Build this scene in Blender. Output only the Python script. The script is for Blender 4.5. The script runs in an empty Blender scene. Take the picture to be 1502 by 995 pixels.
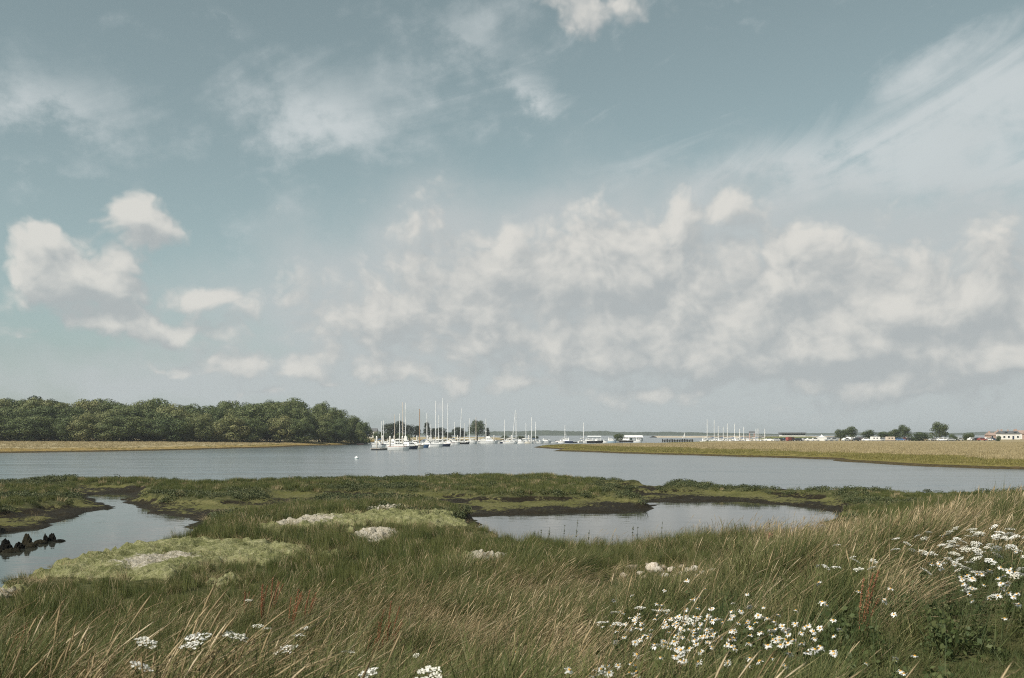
import bpy, bmesh, math, random
import numpy as np
from mathutils import Vector, Matrix, Euler
R = math.radians
sc = bpy.context.scene
col = sc.collection

# ------------------------------------------------------------------ camera
FPX = 1460.0          # focal length in photograph pixels (1502 wide)
HX, HY = 751.0, 637.0  # horizon point in the photograph
EYE = 4.0
cam_d = bpy.data.cameras.new('camera')
cam = bpy.data.objects.new('camera', cam_d); col.objects.link(cam)
cam_d.sensor_width = 36.0
cam_d.lens = 36.0 * FPX / 1502.0
cam_d.shift_y = (HY - 497.5) / 1502.0
cam_d.clip_start = 0.1
cam_d.clip_end = 60000
cam_d.dof.use_dof = True
cam_d.dof.focus_distance = 24.0
cam_d.dof.aperture_fstop = 5.0
cam.location = (0, 0, EYE)
cam.rotation_euler = (R(90), 0, 0)
sc.camera = cam

# ------------------------------------------------------------------ world
SUN_AZ = -132.0   # degrees from the viewing direction (+Y), negative = to the left
SUN_EL = 44.0
w = bpy.data.worlds.new('World'); sc.world = w; w.use_nodes = True
nt = w.node_tree; nt.nodes.clear()

class S:
    """a node socket with arithmetic"""
    def __init__(s, sock): s.k = sock
    def _m(s, op, *o, clamp=False):
        n = NT.nodes.new('ShaderNodeMath'); n.operation = op; n.use_clamp = clamp
        for i, v in enumerate((s,) + o):
            if isinstance(v, S): NT.links.new(v.k, n.inputs[i])
            else: n.inputs[i].default_value = v
        return S(n.outputs[0])
    def __add__(s, o): return s._m('ADD', o)
    __radd__ = __add__
    def __sub__(s, o): return s._m('SUBTRACT', o)
    def __rsub__(s, o): return (s * -1.0) + o
    def __mul__(s, o): return s._m('MULTIPLY', o)
    __rmul__ = __mul__
    def __truediv__(s, o): return s._m('DIVIDE', o)
    def exp(s): return s._m('EXPONENT')
    def mx(s, o): return s._m('MAXIMUM', o)
    def mn(s, o): return s._m('MINIMUM', o)
    def clamp(s): return s._m('ADD', 0.0, clamp=True)
def set_tree(t):
    global NT
    NT = t
def link(a, b): NT.links.new(a.k if isinstance(a, S) else a, b)
def vec(x, y, z):
    n = NT.nodes.new('ShaderNodeCombineXYZ')
    for i, v in enumerate((x, y, z)):
        if isinstance(v, S): link(v, n.inputs[i])
        else: n.inputs[i].default_value = v
    return S(n.outputs[0])
def noise(v, scale, detail=5.0, rough=0.55, dist=0.0, lac=2.0, out=0, dim='3D'):
    n = NT.nodes.new('ShaderNodeTexNoise'); n.noise_dimensions = dim
    if v is not None: link(v, n.inputs['Vector'])
    n.inputs['Scale'].default_value = scale; n.inputs['Detail'].default_value = detail
    n.inputs['Roughness'].default_value = rough; n.inputs['Distortion'].default_value = dist
    n.inputs['Lacunarity'].default_value = lac
    return S(n.outputs[out])
def smooth(x, a, b):
    n = NT.nodes.new('ShaderNodeMapRange'); n.interpolation_type = 'SMOOTHSTEP'
    link(x, n.inputs[0]); n.inputs[1].default_value = a; n.inputs[2].default_value = b
    return S(n.outputs[0])
def mixc(f, a, b, mode='MIX'):
    n = NT.nodes.new('ShaderNodeMix'); n.data_type = 'RGBA'; n.blend_type = mode
    for v, i in ((f, 0), (a, 6), (b, 7)):
        if isinstance(v, S): link(v, n.inputs[i])
        elif i == 0: n.inputs[0].default_value = v
        else: n.inputs[i].default_value = (*v, 1.0)
    return S(n.outputs[2])
def lin(r, g, b):
    f = lambda c: c / 12.92 if c <= 0.04045 else ((c + 0.055) / 1.055) ** 2.4
    return tuple(f(c / 255.0) for c in (r, g, b))

set_tree(nt)
out = nt.nodes.new('ShaderNodeOutputWorld')
bg = nt.nodes.new('ShaderNodeBackground')
SKY_STRENGTH = 0.10
bg.inputs['Strength'].default_value = SKY_STRENGTH
link(bg.outputs[0], out.inputs[0])
sky = nt.nodes.new('ShaderNodeTexSky'); sky.sky_type = 'NISHITA'; sky.sun_disc = False
sky.sun_elevation = R(SUN_EL); sky.sun_rotation = R(SUN_AZ)
sky.air_density = 1.0; sky.dust_density = 1.0; sky.ozone_density = 1.0
hs = nt.nodes.new('ShaderNodeHueSaturation')
hs.inputs['Hue'].default_value = 0.475; hs.inputs['Saturation'].default_value = 0.39; hs.inputs['Value'].default_value = 1.06
link(sky.outputs[0], hs.inputs['Color'])
tc = nt.nodes.new('ShaderNodeTexCoord')
sep = nt.nodes.new('ShaderNodeSeparateXYZ'); link(tc.outputs['Generated'], sep.inputs[0])
dx, dy, dz = (S(sep.outputs[i]) for i in range(3))
az0 = dx._m('ARCTAN2', dy)
el0 = dz._m('ARCSINE')
def A(px): return math.atan((px - HX) / FPX)
def E(px, py): return math.atan((HY - py) / FPX * math.cos(A(px)))
def blob(acc, vv, px, py, rx, ry, amp, rot=0.0):
    # soft spot at one direction of the sky, added to acc
    m = NT.nodes.new('ShaderNodeMapping'); m.vector_type = 'TEXTURE'
    m.inputs['Location'].default_value = (A(px), E(px, py), 0.0)
    m.inputs['Rotation'].default_value = (0, 0, R(rot))
    m.inputs['Scale'].default_value = (2.1 * rx / FPX, 2.1 * ry / FPX, 1.0)
    link(vv, m.inputs['Vector'])
    g = NT.nodes.new('ShaderNodeTexGradient'); g.gradient_type = 'QUADRATIC_SPHERE'; link(m.outputs[0], g.inputs[0])
    return S(g.outputs['Fac'])._m('MULTIPLY_ADD', amp * 1.3, acc)
# ---- cumulus / stratocumulus: one density function, read twice (here, and a step towards the sun)
CUM = [(66, 348, 42, 36, .62), (112, 402, 80, 54, .78), (185, 395, 50, 30, .30), (40, 408, 50, 36, .5), (150, 432, 60, 28, .45), (192, 310, 56, 40, .62), (236, 330, 42, 30, .42),
       (150, 488, 110, 20, .48), (285, 488, 62, 18, .44), (305, 440, 44, 22, .40), (540, 440, 180, 80, .40), (380, 530, 120, 20, .26),
       (760, 400, 220, 110, .50), (870, 345, 100, 56, .34), (1030, 310, 60, 30, .36), (1085, 310, 30, 26, .26),
       (1130, 420, 270, 120, .50), (1440, 440, 260, 120, .50), (1000, 530, 620, 76, .44), (1280, 505, 90, 26, .34), (1470, 530, 80, 24, .34), (1090, 530, 60, 26, .28),
       (860, 540, 70, 18, .26), (690, 500, 90, 30, .2), (1010, 480, 60, 50, .26), (380, 575, 60, 10, .34), (484, 562, 22, 10, .44), (240, 535, 70, 12, .34), (330, 545, 60, 14, .3), (600, 560, 60, 14, .3), (770, 570, 80, 12, .3), (960, 575, 60, 12, .3), (1180, 560, 70, 14, .3), (1350, 570, 80, 14, .3), (560, 470, 60, 26, .24), (940, 400, 50, 40, .24), (1210, 380, 60, 40, .26), (1330, 450, 60, 30, .2), (865, 10, 130, 60, .62), (760, 30, 90, 60, .10)]
VEIL = [(560, 440, 300, 110, .5), (820, 420, 260, 150, .6), (1150, 440, 330, 160, .7), (1480, 450, 300, 130, .6), (1000, 570, 800, 70, .6), (250, 560, 300, 30, .3)]
OFFA, OFFE = 5.2, 1.3
def cumulus(a, e):
    q = vec(a + OFFA, e * 1.1 + OFFE, 0.0)
    wp = NT.nodes.new('ShaderNodeTexNoise'); wp.noise_dimensions = '2D'; link(q, wp.inputs['Vector'])
    wp.inputs['Scale'].default_value = 11.0; wp.inputs['Detail'].default_value = 4.0
    ws = NT.nodes.new('ShaderNodeSeparateColor'); link(wp.outputs['Color'], ws.inputs[0])
    aw = a + (S(ws.outputs[0]) - 0.5) * 0.06
    ew = e + (S(ws.outputs[1]) - 0.5) * 0.05
    h = (e - R(5.0)) * (1 / R(5.5))
    band = (h * h * -1.0).exp()
    side = smooth((aw * aw)._m('SQRT'), 0.6, 0.9)
    cov = band * 0.06 - 0.30 + band * side * 0.30
    vv = vec(aw, ew, 0.0)
    veil = band * side * 0.5
    for b in CUM: cov = blob(cov, vv, *b)
    low = smooth(e, R(9.0), R(2.0))
    qs = vec(a, e * 1.7, 0.0)
    n = noise(q, 8.5, 8.0, 0.53, dim='2D')
    n = n + low * (noise(qs, 24.0, 5.0, 0.5, dim='2D') - n) * 0.85
    vo = NT.nodes.new('ShaderNodeTexVoronoi'); vo.voronoi_dimensions = '2D'; vo.feature = 'F1'; vo.normalize = False
    link(vec(aw + OFFA, ew * 1.2 + OFFE, 0.0), vo.inputs['Vector'])
    vo.inputs['Scale'].default_value = 17.0; vo.inputs['Detail'].default_value = 2.8; vo.inputs['Roughness'].default_value = 0.62
    puff = S(vo.outputs['Distance'])
    return cov + (n - 0.5) * 0.85 + (0.62 - puff) * 0.40, vv, n, band * side
STEP_A, STEP_E = -0.012, 0.020
d0, vv0, n0, bs0 = cumulus(az0, el0)
d1 = cumulus(az0 + STEP_A, el0 + STEP_E)[0]
op = smooth(d0, -0.10, 0.30)
lit = smooth(d0 - d1, -0.30, 0.54)
SS = 1.0 / SKY_STRENGTH
ccol = mixc(lit, tuple(c * SS for c in lin(159, 164, 165)), tuple(c * SS for c in lin(202, 200, 194)))
veil = bs0 * 0.5 - 0.1
for b in VEIL: veil = blob(veil, vv0, *b)
veil = smooth(veil + (n0 - 0.5) * 0.5, -0.05, 0.5) * 0.92
# ---- high thin cloud: streaky
def streak(ang, kx, ky, det, rough, dist, seed):
    c_, s_ = math.cos(R(ang)), math.sin(R(ang))
    return noise(vec((az0 * c_ + el0 * s_) * kx + seed, (el0 * c_ - az0 * s_) * ky, 0.0), 1.0, det, rough, dist, dim='2D')
hn1 = streak(19, 4.0, 15.0, 8.0, 0.58, 0.9, 0.0)
hn2 = streak(0, 20.0, 26.0, 8.0, 0.60, 0.0, 5.0)
hcov = smooth(el0, 0.02, 0.35) * 0.06 - 0.20
HIGH = [(1170, 228, 240, 42, .42, 8), (1430, 125, 200, 95, .42, 24), (1420, 280, 200, 42, .34, 8), (480, 165, 140, 70, .42, 0),
        (90, 150, 130, 56, .34, -8), (1000, 235, 90, 22, .16, 6), (680, 60, 130, 60, .18, -20), (330, 20, 60, 16, .12, -20), (40, 240, 90, 12, .10, 0),
        (800, 140, 60, 26, .24, -30), (900, 330, 260, 40, .20, 4), (400, 330, 260, 60, .10, 0)]
hw = (hn2 - 0.5) * 0.05
hvv = vec(az0 + hw, el0 + hw, 0.0)
for b in HIGH: hcov = blob(hcov, hvv, *b)
hs_side = smooth((az0 * az0)._m('SQRT'), 0.6, 1.0)
hcov = hcov + hs_side * 0.16
hd = hcov + (hn1 - 0.5) * (0.35 + smooth(az0, -0.15, 0.2) * 0.95) + (hn2 - 0.5) * 0.62
hop = smooth(hd, -0.10, 0.46) * 0.86
hcol = tuple(c / SKY_STRENGTH for c in lin(186, 192, 193))
# ---- put together
base = mixc(1.0, S(hs.outputs[0]), (.625, .725, .700), 'MULTIPLY')
c = mixc(hop, base, hcol)
c = mixc(veil, c, tuple(v * SS for v in lin(171, 177, 178)))
c = mixc(op * 0.9, c, ccol)
hz = (el0.mx(0.0) * (-1.0 / R(2.4))).exp() * 0.55
c = mixc(hz, c, tuple(v / SKY_STRENGTH for v in lin(166, 173, 174)))
link(c, bg.inputs['Color'])
w.cycles.sampling_method = 'MANUAL'; w.cycles.sample_map_resolution = 512

# ------------------------------------------------------------------ sun, exposure, renderer
sun_d = bpy.data.lights.new('sun', 'SUN'); sun_d.energy = 5.0; sun_d.angle = R(0.6); sun_d.color = (1.0, 0.93, 0.83)
sun = bpy.data.objects.new('sun', sun_d); col.objects.link(sun)
_sd = Vector((math.sin(R(SUN_AZ)) * math.cos(R(SUN_EL)), math.cos(R(SUN_AZ)) * math.cos(R(SUN_EL)), math.sin(R(SUN_EL))))
sun.rotation_euler = _sd.to_track_quat('Z', 'Y').to_euler(); sun.location = (-60, -20, 60)
vs = sc.view_settings
vs.view_transform = 'Standard'; vs.look = 'None'; vs.exposure = 0.30; vs.gamma = 1.0; vs.use_curve_mapping = False
sc.cycles.use_denoising = False
sc.cycles.filter_width = 1.1
sc.cycles.max_bounces = 6; sc.cycles.diffuse_bounces = 3; sc.cycles.glossy_bounces = 3; sc.cycles.transmission_bounces = 4
sc.cycles.transparent_max_bounces = 8; sc.cycles.volume_bounces = 0

# ------------------------------------------------------------------ helpers
rng = np.random.default_rng(11)
random.seed(5)
_TAB = np.random.default_rng(3).random((256, 256)) * 2 - 1
def vnoise(x, y, seed=0):
    xi = np.floor(x).astype(int); yi = np.floor(y).astype(int)
    fx = x - xi; fy = y - yi
    fx = fx * fx * fx * (fx * (fx * 6 - 15) + 10); fy = fy * fy * fy * (fy * (fy * 6 - 15) + 10)
    a = lambda i, j: _TAB[(xi + i + seed * 57) & 255, (yi + j + seed * 131) & 255]
    return (a(0, 0) * (1 - fx) + a(1, 0) * fx) * (1 - fy) + (a(0, 1) * (1 - fx) + a(1, 1) * fx) * fy
def fbm(x, y, octaves=4, seed=0, gain=0.5):
    x = np.asarray(x, float); y = np.asarray(y, float)
    s = 0; amp = 1; tot = 0
    for o in range(octaves):
        c, n = math.cos(o * .7), math.sin(o * .7)
        s = s + amp * vnoise((x * c - y * n) * 2 ** o + o * 17.3, (x * n + y * c) * 2 ** o + o * 9.1, seed + o)
        tot += amp; amp *= gain
    return s / tot * 1.6
def sstep(a, b, x):
    t = np.clip((x - a) / (b - a), 0, 1); return t * t * (3 - 2 * t)
def ordinal(n):
    names = ['first', 'second', 'third', 'fourth', 'fifth', 'sixth', 'seventh', 'eighth', 'ninth', 'tenth', 'eleventh', 'twelfth']
    if n <= 12: return names[n - 1]
    suf = 'th' if 10 <= n % 100 <= 20 else {1: 'st', 2: 'nd', 3: 'rd'}.get(n % 10, 'th')
    return '%d%s' % (n, suf)
def tag(o, label=None, cat=None, group=None, kind=None):
    if label: o['label'] = label
    if cat: o['category'] = cat
    if group: o['group'] = group
    if kind: o['kind'] = kind
    return o
def link_obj(name, data, mat=None, parent=None):
    o = bpy.data.objects.new(name, data)
    if mat is not None and data is not None and len(data.materials) == 0: data.materials.append(mat)
    col.objects.link(o)
    if parent is not None: o.parent = parent
    return o
def empty(name, loc, rz=0.0, scale=1.0):
    o = bpy.data.objects.new(name, None); col.objects.link(o)
    o.location = loc; o.rotation_euler = (0, 0, rz); o.scale = (scale,) * 3
    o.empty_display_size = 0.2
    return o
def npmesh(name, verts, faces, mat=None, smooth_shade=False, attrs=None):
    """mesh from numpy arrays; faces: (n,3) or (n,4) array or a list of arrays of both"""
    me = bpy.data.meshes.new(name)
    fl = faces if isinstance(faces, list) else [faces]
    fl = [np.asarray(f, np.int32) for f in fl if len(f)]
    verts = np.asarray(verts, np.float32)
    me.vertices.add(len(verts)); me.vertices.foreach_set('co', verts.ravel())
    loops = np.concatenate([f.ravel() for f in fl]) if fl else np.zeros(0, np.int32)
    tot = np.concatenate([np.full(len(f), f.shape[1], np.int32) for f in fl]) if fl else np.zeros(0, np.int32)
    me.loops.add(len(loops)); me.loops.foreach_set('vertex_index', loops)
    me.polygons.add(len(tot))
    me.polygons.foreach_set('loop_start', np.concatenate([[0], np.cumsum(tot)[:-1]]).astype(np.int32))
    me.polygons.foreach_set('loop_total', tot)
    if smooth_shade: me.polygons.foreach_set('use_smooth', np.ones(len(tot), bool))
    for k, v in (attrs or {}).items():
        at = me.attributes.new(k, 'FLOAT', 'POINT'); at.data.foreach_set('value', np.asarray(v, np.float32))
    me.update(calc_edges=True); me.validate()
    if mat: me.materials.append(mat)
    return me
class MB:
    """collects boxes, tubes and lofts into one mesh"""
    def __init__(s): s.v = []; s.f = []
    def add(s, v, f):
        n = len(s.v); s.v += [tuple(p) for p in v]; s.f += [tuple(i + n for i in q) for q in f]; return s
    def box(s, x0, x1, y0, y1, z0, z1, taper=0.0, rake=0.0):
        t = taper
        v = [(x0, y0, z0), (x1, y0, z0), (x1, y1, z0), (x0, y1, z0),
             (x0 + t - 0, y0 + t, z1), (x1 - t - rake, y0 + t, z1), (x1 - t - rake, y1 - t, z1), (x0 + t, y1 - t, z1)]
        return s.add(v, [(3, 2, 1, 0), (4, 5, 6, 7), (0, 1, 5, 4), (1, 2, 6, 5), (2, 3, 7, 6), (3, 0, 4, 7)])
    def tube(s, pts, radii, n=6, cap=True):
        pts = [Vector(p) for p in pts]
        if not hasattr(radii, '__len__'): radii = [radii] * len(pts)
        rings = []
        for i, p in enumerate(pts):
            d = (pts[min(i + 1, len(pts) - 1)] - pts[max(i - 1, 0)]).normalized()
            a = d.cross(Vector((0, 0, 1)) if abs(d.z) < 0.9 else Vector((1, 0, 0))).normalized(); b = d.cross(a)
            rings.append([p + (a * math.cos(k * 2 * math.pi / n) + b * math.sin(k * 2 * math.pi / n)) * radii[i] for k in range(n)])
        v = [q for r in rings for q in r]; f = []
        for i in range(len(rings) - 1):
            for k in range(n):
                k2 = (k + 1) % n
                f.append((i * n + k, i * n + k2, (i + 1) * n + k2, (i + 1) * n + k))
        if cap: f.append(tuple(range(n - 1, -1, -1))); f.append(tuple(len(v) - n + k for k in range(n)))
        return s.add(v, f)
    def prism(s, prof, y0, y1):
        """profile in x-z extruded along y"""
        n = len(prof)
        v = [(x, y0, z) for x, z in prof] + [(x, y1, z) for x, z in prof]
        f = [tuple(range(n)), tuple(range(2 * n - 1, n - 1, -1))] + [(i, i + n, (i + 1) % n + n, (i + 1) % n) for i in range(n)]
        return s.add(v, f)
    def mesh(s, name, mat=None, smooth_shade=False):
        me = bpy.data.meshes.new(name); me.from_pydata(s.v, [], s.f); me.update()
        bm = bmesh.new(); bm.from_mesh(me); bmesh.ops.recalc_face_normals(bm, faces=bm.faces); bm.to_mesh(me); bm.free()
        if smooth_shade: me.polygons.foreach_set('use_smooth', [True] * len(me.polygons))
        if mat: me.materials.append(mat)
        return me
    def build(s, name, mat, parent=None, smooth_shade=False):
        return link_obj(name, s.mesh(name, mat, smooth_shade), None, parent)
def copy_tree(o, parent=None):
    c = o.copy(); col.objects.link(c); c.parent = parent
    for ch in [x for x in o.children]: copy_tree(ch, c)
    return c

# ------------------------------------------------------------------ materials
def new_mat(name):
    m = bpy.data.materials.new(name); m.use_nodes = True
    t = m.node_tree; set_tree(t)
    b = t.nodes['Principled BSDF']
    return m, t, b
def attr(name):
    n = NT.nodes.new('ShaderNodeAttribute'); n.attribute_name = name; return S(n.outputs['Fac'])
def objrand():
    return S(NT.nodes.new('ShaderNodeObjectInfo').outputs['Random'])
def gcoord(kind='Object'):
    return S(NT.nodes.new('ShaderNodeTexCoord').outputs[kind])
def gpos():
    return S(NT.nodes.new('ShaderNodeNewGeometry').outputs['Position'])
def ramp(f, stops):
    n = NT.nodes.new('ShaderNodeValToRGB'); link(f, n.inputs[0])
    e = n.color_ramp.elements
    while len(e) < len(stops): e.new(0.5)
    for i, (p, c) in enumerate(stops): e[i].position = p; e[i].color = (*c, 1)
    return S(n.outputs[0])
def bump(h, strength, dist, into):
    n = NT.nodes.new('ShaderNodeBump'); n.inputs['Strength'].default_value = strength; n.inputs['Distance'].default_value = dist
    link(h, n.inputs['Height']); link(n.outputs[0], into); return n
def plain(name, c, rough=0.5, metal=0.0, var=0.12, scale=3.0, spec=0.5):
    m, t, b = new_mat(name)
    f = noise(gcoord(), scale, 5, 0.6)
    link(ramp(f, [(0.25, tuple(x * (1 - var) for x in c)), (0.75, tuple(min(1, x * (1 + var)) for x in c))]), b.inputs['Base Color'])
    b.inputs['Roughness'].default_value = rough; b.inputs['Metallic'].default_value = metal
    b.inputs['Specular IOR Level'].default_value = spec
    return m
def leafy(name, stops, trans=0.25, rough=0.6, spec=0.25, rand=0.5):
    """foliage: per-blade tint mixed with a per-plant random number; thin, so some light passes through"""
    m, t, b = new_mat(name)
    f = attr('tint') * (1 - rand) + objrand() * rand
    c = ramp(f, stops)
    link(c, b.inputs['Base Color']); b.inputs['Roughness'].default_value = rough
    b.inputs['Specular IOR Level'].default_value = spec
    tr = t.nodes.new('ShaderNodeBsdfTranslucent'); link(c, tr.inputs[0])
    mx = t.nodes.new('ShaderNodeMixShader'); mx.inputs[0].default_value = trans
    link(b.outputs[0], mx.inputs[1]); link(tr.outputs[0], mx.inputs[2])
    link(mx.outputs[0], t.nodes['Material Output'].inputs[0])
    return m
M = {}
M['grass'] = leafy('grass', [(0.0, (0.039, 0.057, 0.017)), (0.35, (0.074, 0.094, 0.030)), (0.65, (0.127, 0.140, 0.048)), (0.86, (0.213, 0.201, 0.090)), (1.0, (0.380, 0.316, 0.172))], .32)
M['olive'] = leafy('olive_grass', [(0.0, (0.057, 0.067, 0.023)), (0.4, (0.103, 0.106, 0.039)), (0.75, (0.172, 0.159, 0.069)), (1.0, (0.322, 0.265, 0.149))], .30)
M['dry'] = leafy('dry_grass', [(0.0, (.190, .145, .075)), (0.4, (.350, .272, .150)), (0.75, (.490, .390, .235)), (1.0, (.600, .500, .340))], .25, rand=.45)
M['marsh'] = leafy('marsh_grass', [(0.0, (0.041, 0.057, 0.017)), (0.45, (0.081, 0.099, 0.028)), (0.8, (0.136, 0.140, 0.046)), (1.0, (0.218, 0.190, 0.092))], .25, rand=.6)
M['purslane'] = leafy('purslane', [(0.0, (0.031, 0.043, 0.018)), (0.5, (0.062, 0.077, 0.031)), (1.0, (0.132, 0.134, 0.060))], .2, rand=.6)
M['turf'] = leafy('turf', [(0.0, (.030, .048, .014)), (0.5, (.052, .072, .022)), (0.85, (.085, .092, .036)), (1.0, (.170, .145, .080))], .2)
M['reed'] = leafy('reed', [(0.0, (.220, .180, .085)), (0.5, (.330, .270, .145)), (1.0, (.440, .370, .230))], .2, rand=.7)
M['saltgreen'] = leafy('saltmarsh_green', [(0.0, (.110, .105, .026)), (0.5, (.180, .165, .045)), (1.0, (.270, .225, .090))], .2, rand=.7)
M['oak'] = leafy('oak_leaves', [(0.0, (0.043, 0.065, 0.024)), (0.45, (0.086, 0.112, 0.039)), (0.8, (0.157, 0.162, 0.063)), (1.0, (0.238, 0.216, 0.099))], .15, rand=.5)
M['dark_leaf'] = leafy('pine_leaves', [(0.0, (.012, .022, .012)), (0.6, (.024, .036, .017)), (1.0, (.045, .055, .026))], .1, rand=.4)
M['bright_leaf'] = leafy('broad_leaves', [(0.0, (.030, .048, .018)), (0.5, (.055, .078, .026)), (1.0, (.110, .120, .045))], .18, rand=.4)
M['weed'] = leafy('weed_stem', [(0.0, (.045, .058, .020)), (1.0, (.095, .100, .040))], .15)
M['dock'] = leafy('dock_seed', [(0.0, (.150, .055, .026)), (0.5, (.250, .100, .050)), (1.0, (.330, .170, .095))], .15)
M['petal'] = leafy('petal', [(0.0, (.62, .62, .58)), (1.0, (.80, .80, .77))], .25, rand=.5)
M['umbel'] = leafy('umbel', [(0.0, (.58, .57, .48)), (0.5, (.74, .73, .67)), (1.0, (.82, .82, .79))], .2, rand=.8)
M['yellow'] = plain('flower_centre', (.50, .27, .03), .7)
M['bark'] = plain('bark', (.085, .068, .050), .85, scale=6)
M['white'] = plain('gelcoat_white', (.78, .78, .76), .28, var=.04)
M['cream'] = plain('gelcoat_cream', (.70, .66, .56), .35, var=.05)
M['grey'] = plain('grey_paint', (.36, .38, .39), .45, var=.06)
M['palegrey'] = plain('pale_grey', (.56, .58, .58), .45, var=.06)
M['navy'] = plain('navy_paint', (.020, .032, .070), .25, var=.08)
M['black'] = plain('black_paint', (.018, .018, .020), .35, var=.1)
M['blue'] = plain('blue_paint', (.06, .13, .26), .3, var=.08)
M['paleblue'] = plain('pale_blue_paint', (.45, .55, .62), .35, var=.05)
M['red'] = plain('red_paint', (.24, .06, .05), .35, var=.1)
M['pink'] = plain('faded_red_paint', (.62, .36, .30), .45, var=.1)
M['wood'] = plain('varnished_wood', (.30, .17, .08), .4, var=.2, scale=8)
M['alu'] = plain('mast_aluminium', (.74, .74, .72), .45, var=.04)
M['glass'] = plain('dark_glass', (.025, .032, .036), .08, var=.05)
M['canvas'] = plain('canvas', (.62, .61, .57), .9, var=.05)
M['bluecanvas'] = plain('blue_canvas', (.09, .14, .24), .9, var=.08)
M['deck'] = plain('weathered_deck', (.36, .33, .29), .85, var=.15, scale=5)
M['pile'] = plain('weathered_pile', (.42, .40, .36), .8, var=.15, scale=4)
M['tyre'] = plain('tyre', (.02, .02, .02), .8)
M['tile'] = plain('red_roof_tile', (.30, .22, .18), .8, var=.2, scale=2)
M['slate'] = plain('slate_roof', (.10, .105, .11), .7, var=.15, scale=2)
M['darkgreen'] = plain('dark_green_cladding', (.025, .045, .040), .6, var=.15)
M['render'] = plain('white_render', (.72, .70, .66), .8, var=.05)
M['brick'] = plain('brick_wall', (.36, .25, .20), .85, var=.2, scale=6)
M['silver'] = plain('silver_paint', (.50, .51, .52), .3, metal=.3, var=.04)
M['carblack'] = plain('dark_car_paint', (.025, .027, .030), .25, var=.08)
M['beige'] = plain('beige_paint', (.55, .47, .38), .45, var=.08)
M['post'] = plain('rotten_post', (.16, .085, .050), .85, var=.3, scale=9)
M['teal'] = plain('teal_paint', (.03, .16, .17), .4)

def stone_mat(name, a, b_, c, scale=6.0, bstr=.5):
    m, t, b = new_mat(name)
    p = gcoord()
    f = noise(p, scale, 8, .62) * .75 + objrand() * .35 - .05
    link(ramp(f, [(.3, a), (.5, b_), (.72, c)]), b.inputs['Base Color']); b.inputs['Roughness'].default_value = .92
    bump(noise(p, scale * 3, 8, .65), bstr, .03, b.inputs['Normal'])
    return m
M['chalk'] = stone_mat('chalk_stone', (.26, .21, .15), (.46, .40, .32), (.62, .59, .54))
M['clod'] = stone_mat('weedy_clod', (.004, .004, .003), (.010, .009, .006), (.024, .021, .011), 9.0, .9)
for _n in M['clod'].node_tree.nodes:
    if _n.type == 'BSDF_PRINCIPLED': _n.inputs['Specular IOR Level'].default_value = .1

# near ground: mud where the tide reaches, soil and litter under the grass
def ground_mat():
    m, t, b = new_mat('marsh_soil')
    p = gpos()
    mud = attr('mud'); alg = attr('algae')
    big = noise(p, .55, 6, .6); fine = noise(p, 5.0, 8, .65); grit = noise(p, 26.0, 4, .6)
    soil = ramp(fine, [(.3, (.030, .036, .014)), (.5, (.058, .062, .024)), (.75, (.120, .105, .055))])
    mudc = ramp(fine * .6 + grit * .4, [(.3, (.008, .007, .004)), (.55, (.021, .017, .010)), (.75, (.048, .038, .021))])
    algc = ramp(fine * .5 + big * .5, [(.3, (.050, .055, .018)), (.5, (.090, .090, .032)), (.72, (.150, .138, .066))])
    am = smooth(alg + (fine - .5) * 1.6 + (big - .5) * 1.0, .35, .65)
    mm = smooth(mud + (fine - .5) * .5, .35, .6)
    c = mixc(mm, soil, mixc(am, mudc, algc))
    link(c, b.inputs['Base Color'])
    wet = mm * (1.0 - am)
    link(0.95 - wet * .25, b.inputs['Roughness'])
    b.inputs['Specular IOR Level'].default_value = .10
    bump(fine * .7 + grit * .3, .8, .10, b.inputs['Normal'])
    return m
M['ground'] = ground_mat()
def mat_algae():
    m, t, b = new_mat('dried_algae')
    p = gpos()
    f1 = noise(p, 1.1, 7, .6, .4); f2 = noise(p, 9.0, 8, .66, .6)
    bare = attr('bare')
    green = ramp(f2 * .6 + f1 * .4, [(.30, (.064, .074, .026)), (.45, (.142, .150, .062)), (.57, (.245, .243, .125)), (.72, (.390, .370, .255))])
    pale = ramp(f2, [(.3, (.200, .175, .120)), (.5, (.360, .330, .260)), (.7, (.520, .490, .430))])
    link(mixc(smooth(bare + (f1 - .5) * 1.0 + (f2 - .5) * .7, .35, .65), green, pale), b.inputs['Base Color'])
    b.inputs['Roughness'].default_value = .95; b.inputs['Specular IOR Level'].default_value = .1
    bump(f2, 1.0, .12, b.inputs['Normal'])
    return m
M['algae'] = mat_algae()
def bank_mat(name, near, far):
    m, t, b = new_mat(name)
    p = gpos()
    mp = NT.nodes.new('ShaderNodeMapping'); link(p, mp.inputs[0]); mp.inputs['Scale'].default_value = (.35, 1.0, 1.0)
    big = noise(S(mp.outputs[0]), .05, 6, .62); fine = noise(p, .9, 6, .65)
    edge = attr('edge'); mud = attr('mud')
    c1 = ramp(fine * .5 + big * .5, [(.3, near[0]), (.5, near[1]), (.7, near[2])])
    c2 = ramp(fine * .5 + big * .5, [(.32, far[0]), (.5, far[1]), (.68, far[2])])
    c = mixc(smooth(edge + (big - .5) * .9 + (fine - .5) * .3, .35, .65), c1, c2)
    mudc = ramp(fine, [(.3, (.030, .026, .012)), (.6, (.075, .056, .026)), (.8, (.150, .110, .055))])
    c = mixc(smooth(mud + (fine - .5) * .5, .4, .6), c, mudc)
    link(c, b.inputs['Base Color']); b.inputs['Roughness'].default_value = .95; b.inputs['Specular IOR Level'].default_value = .1
    bump(fine, 1.0, .5, b.inputs['Normal'])
    return m
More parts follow.
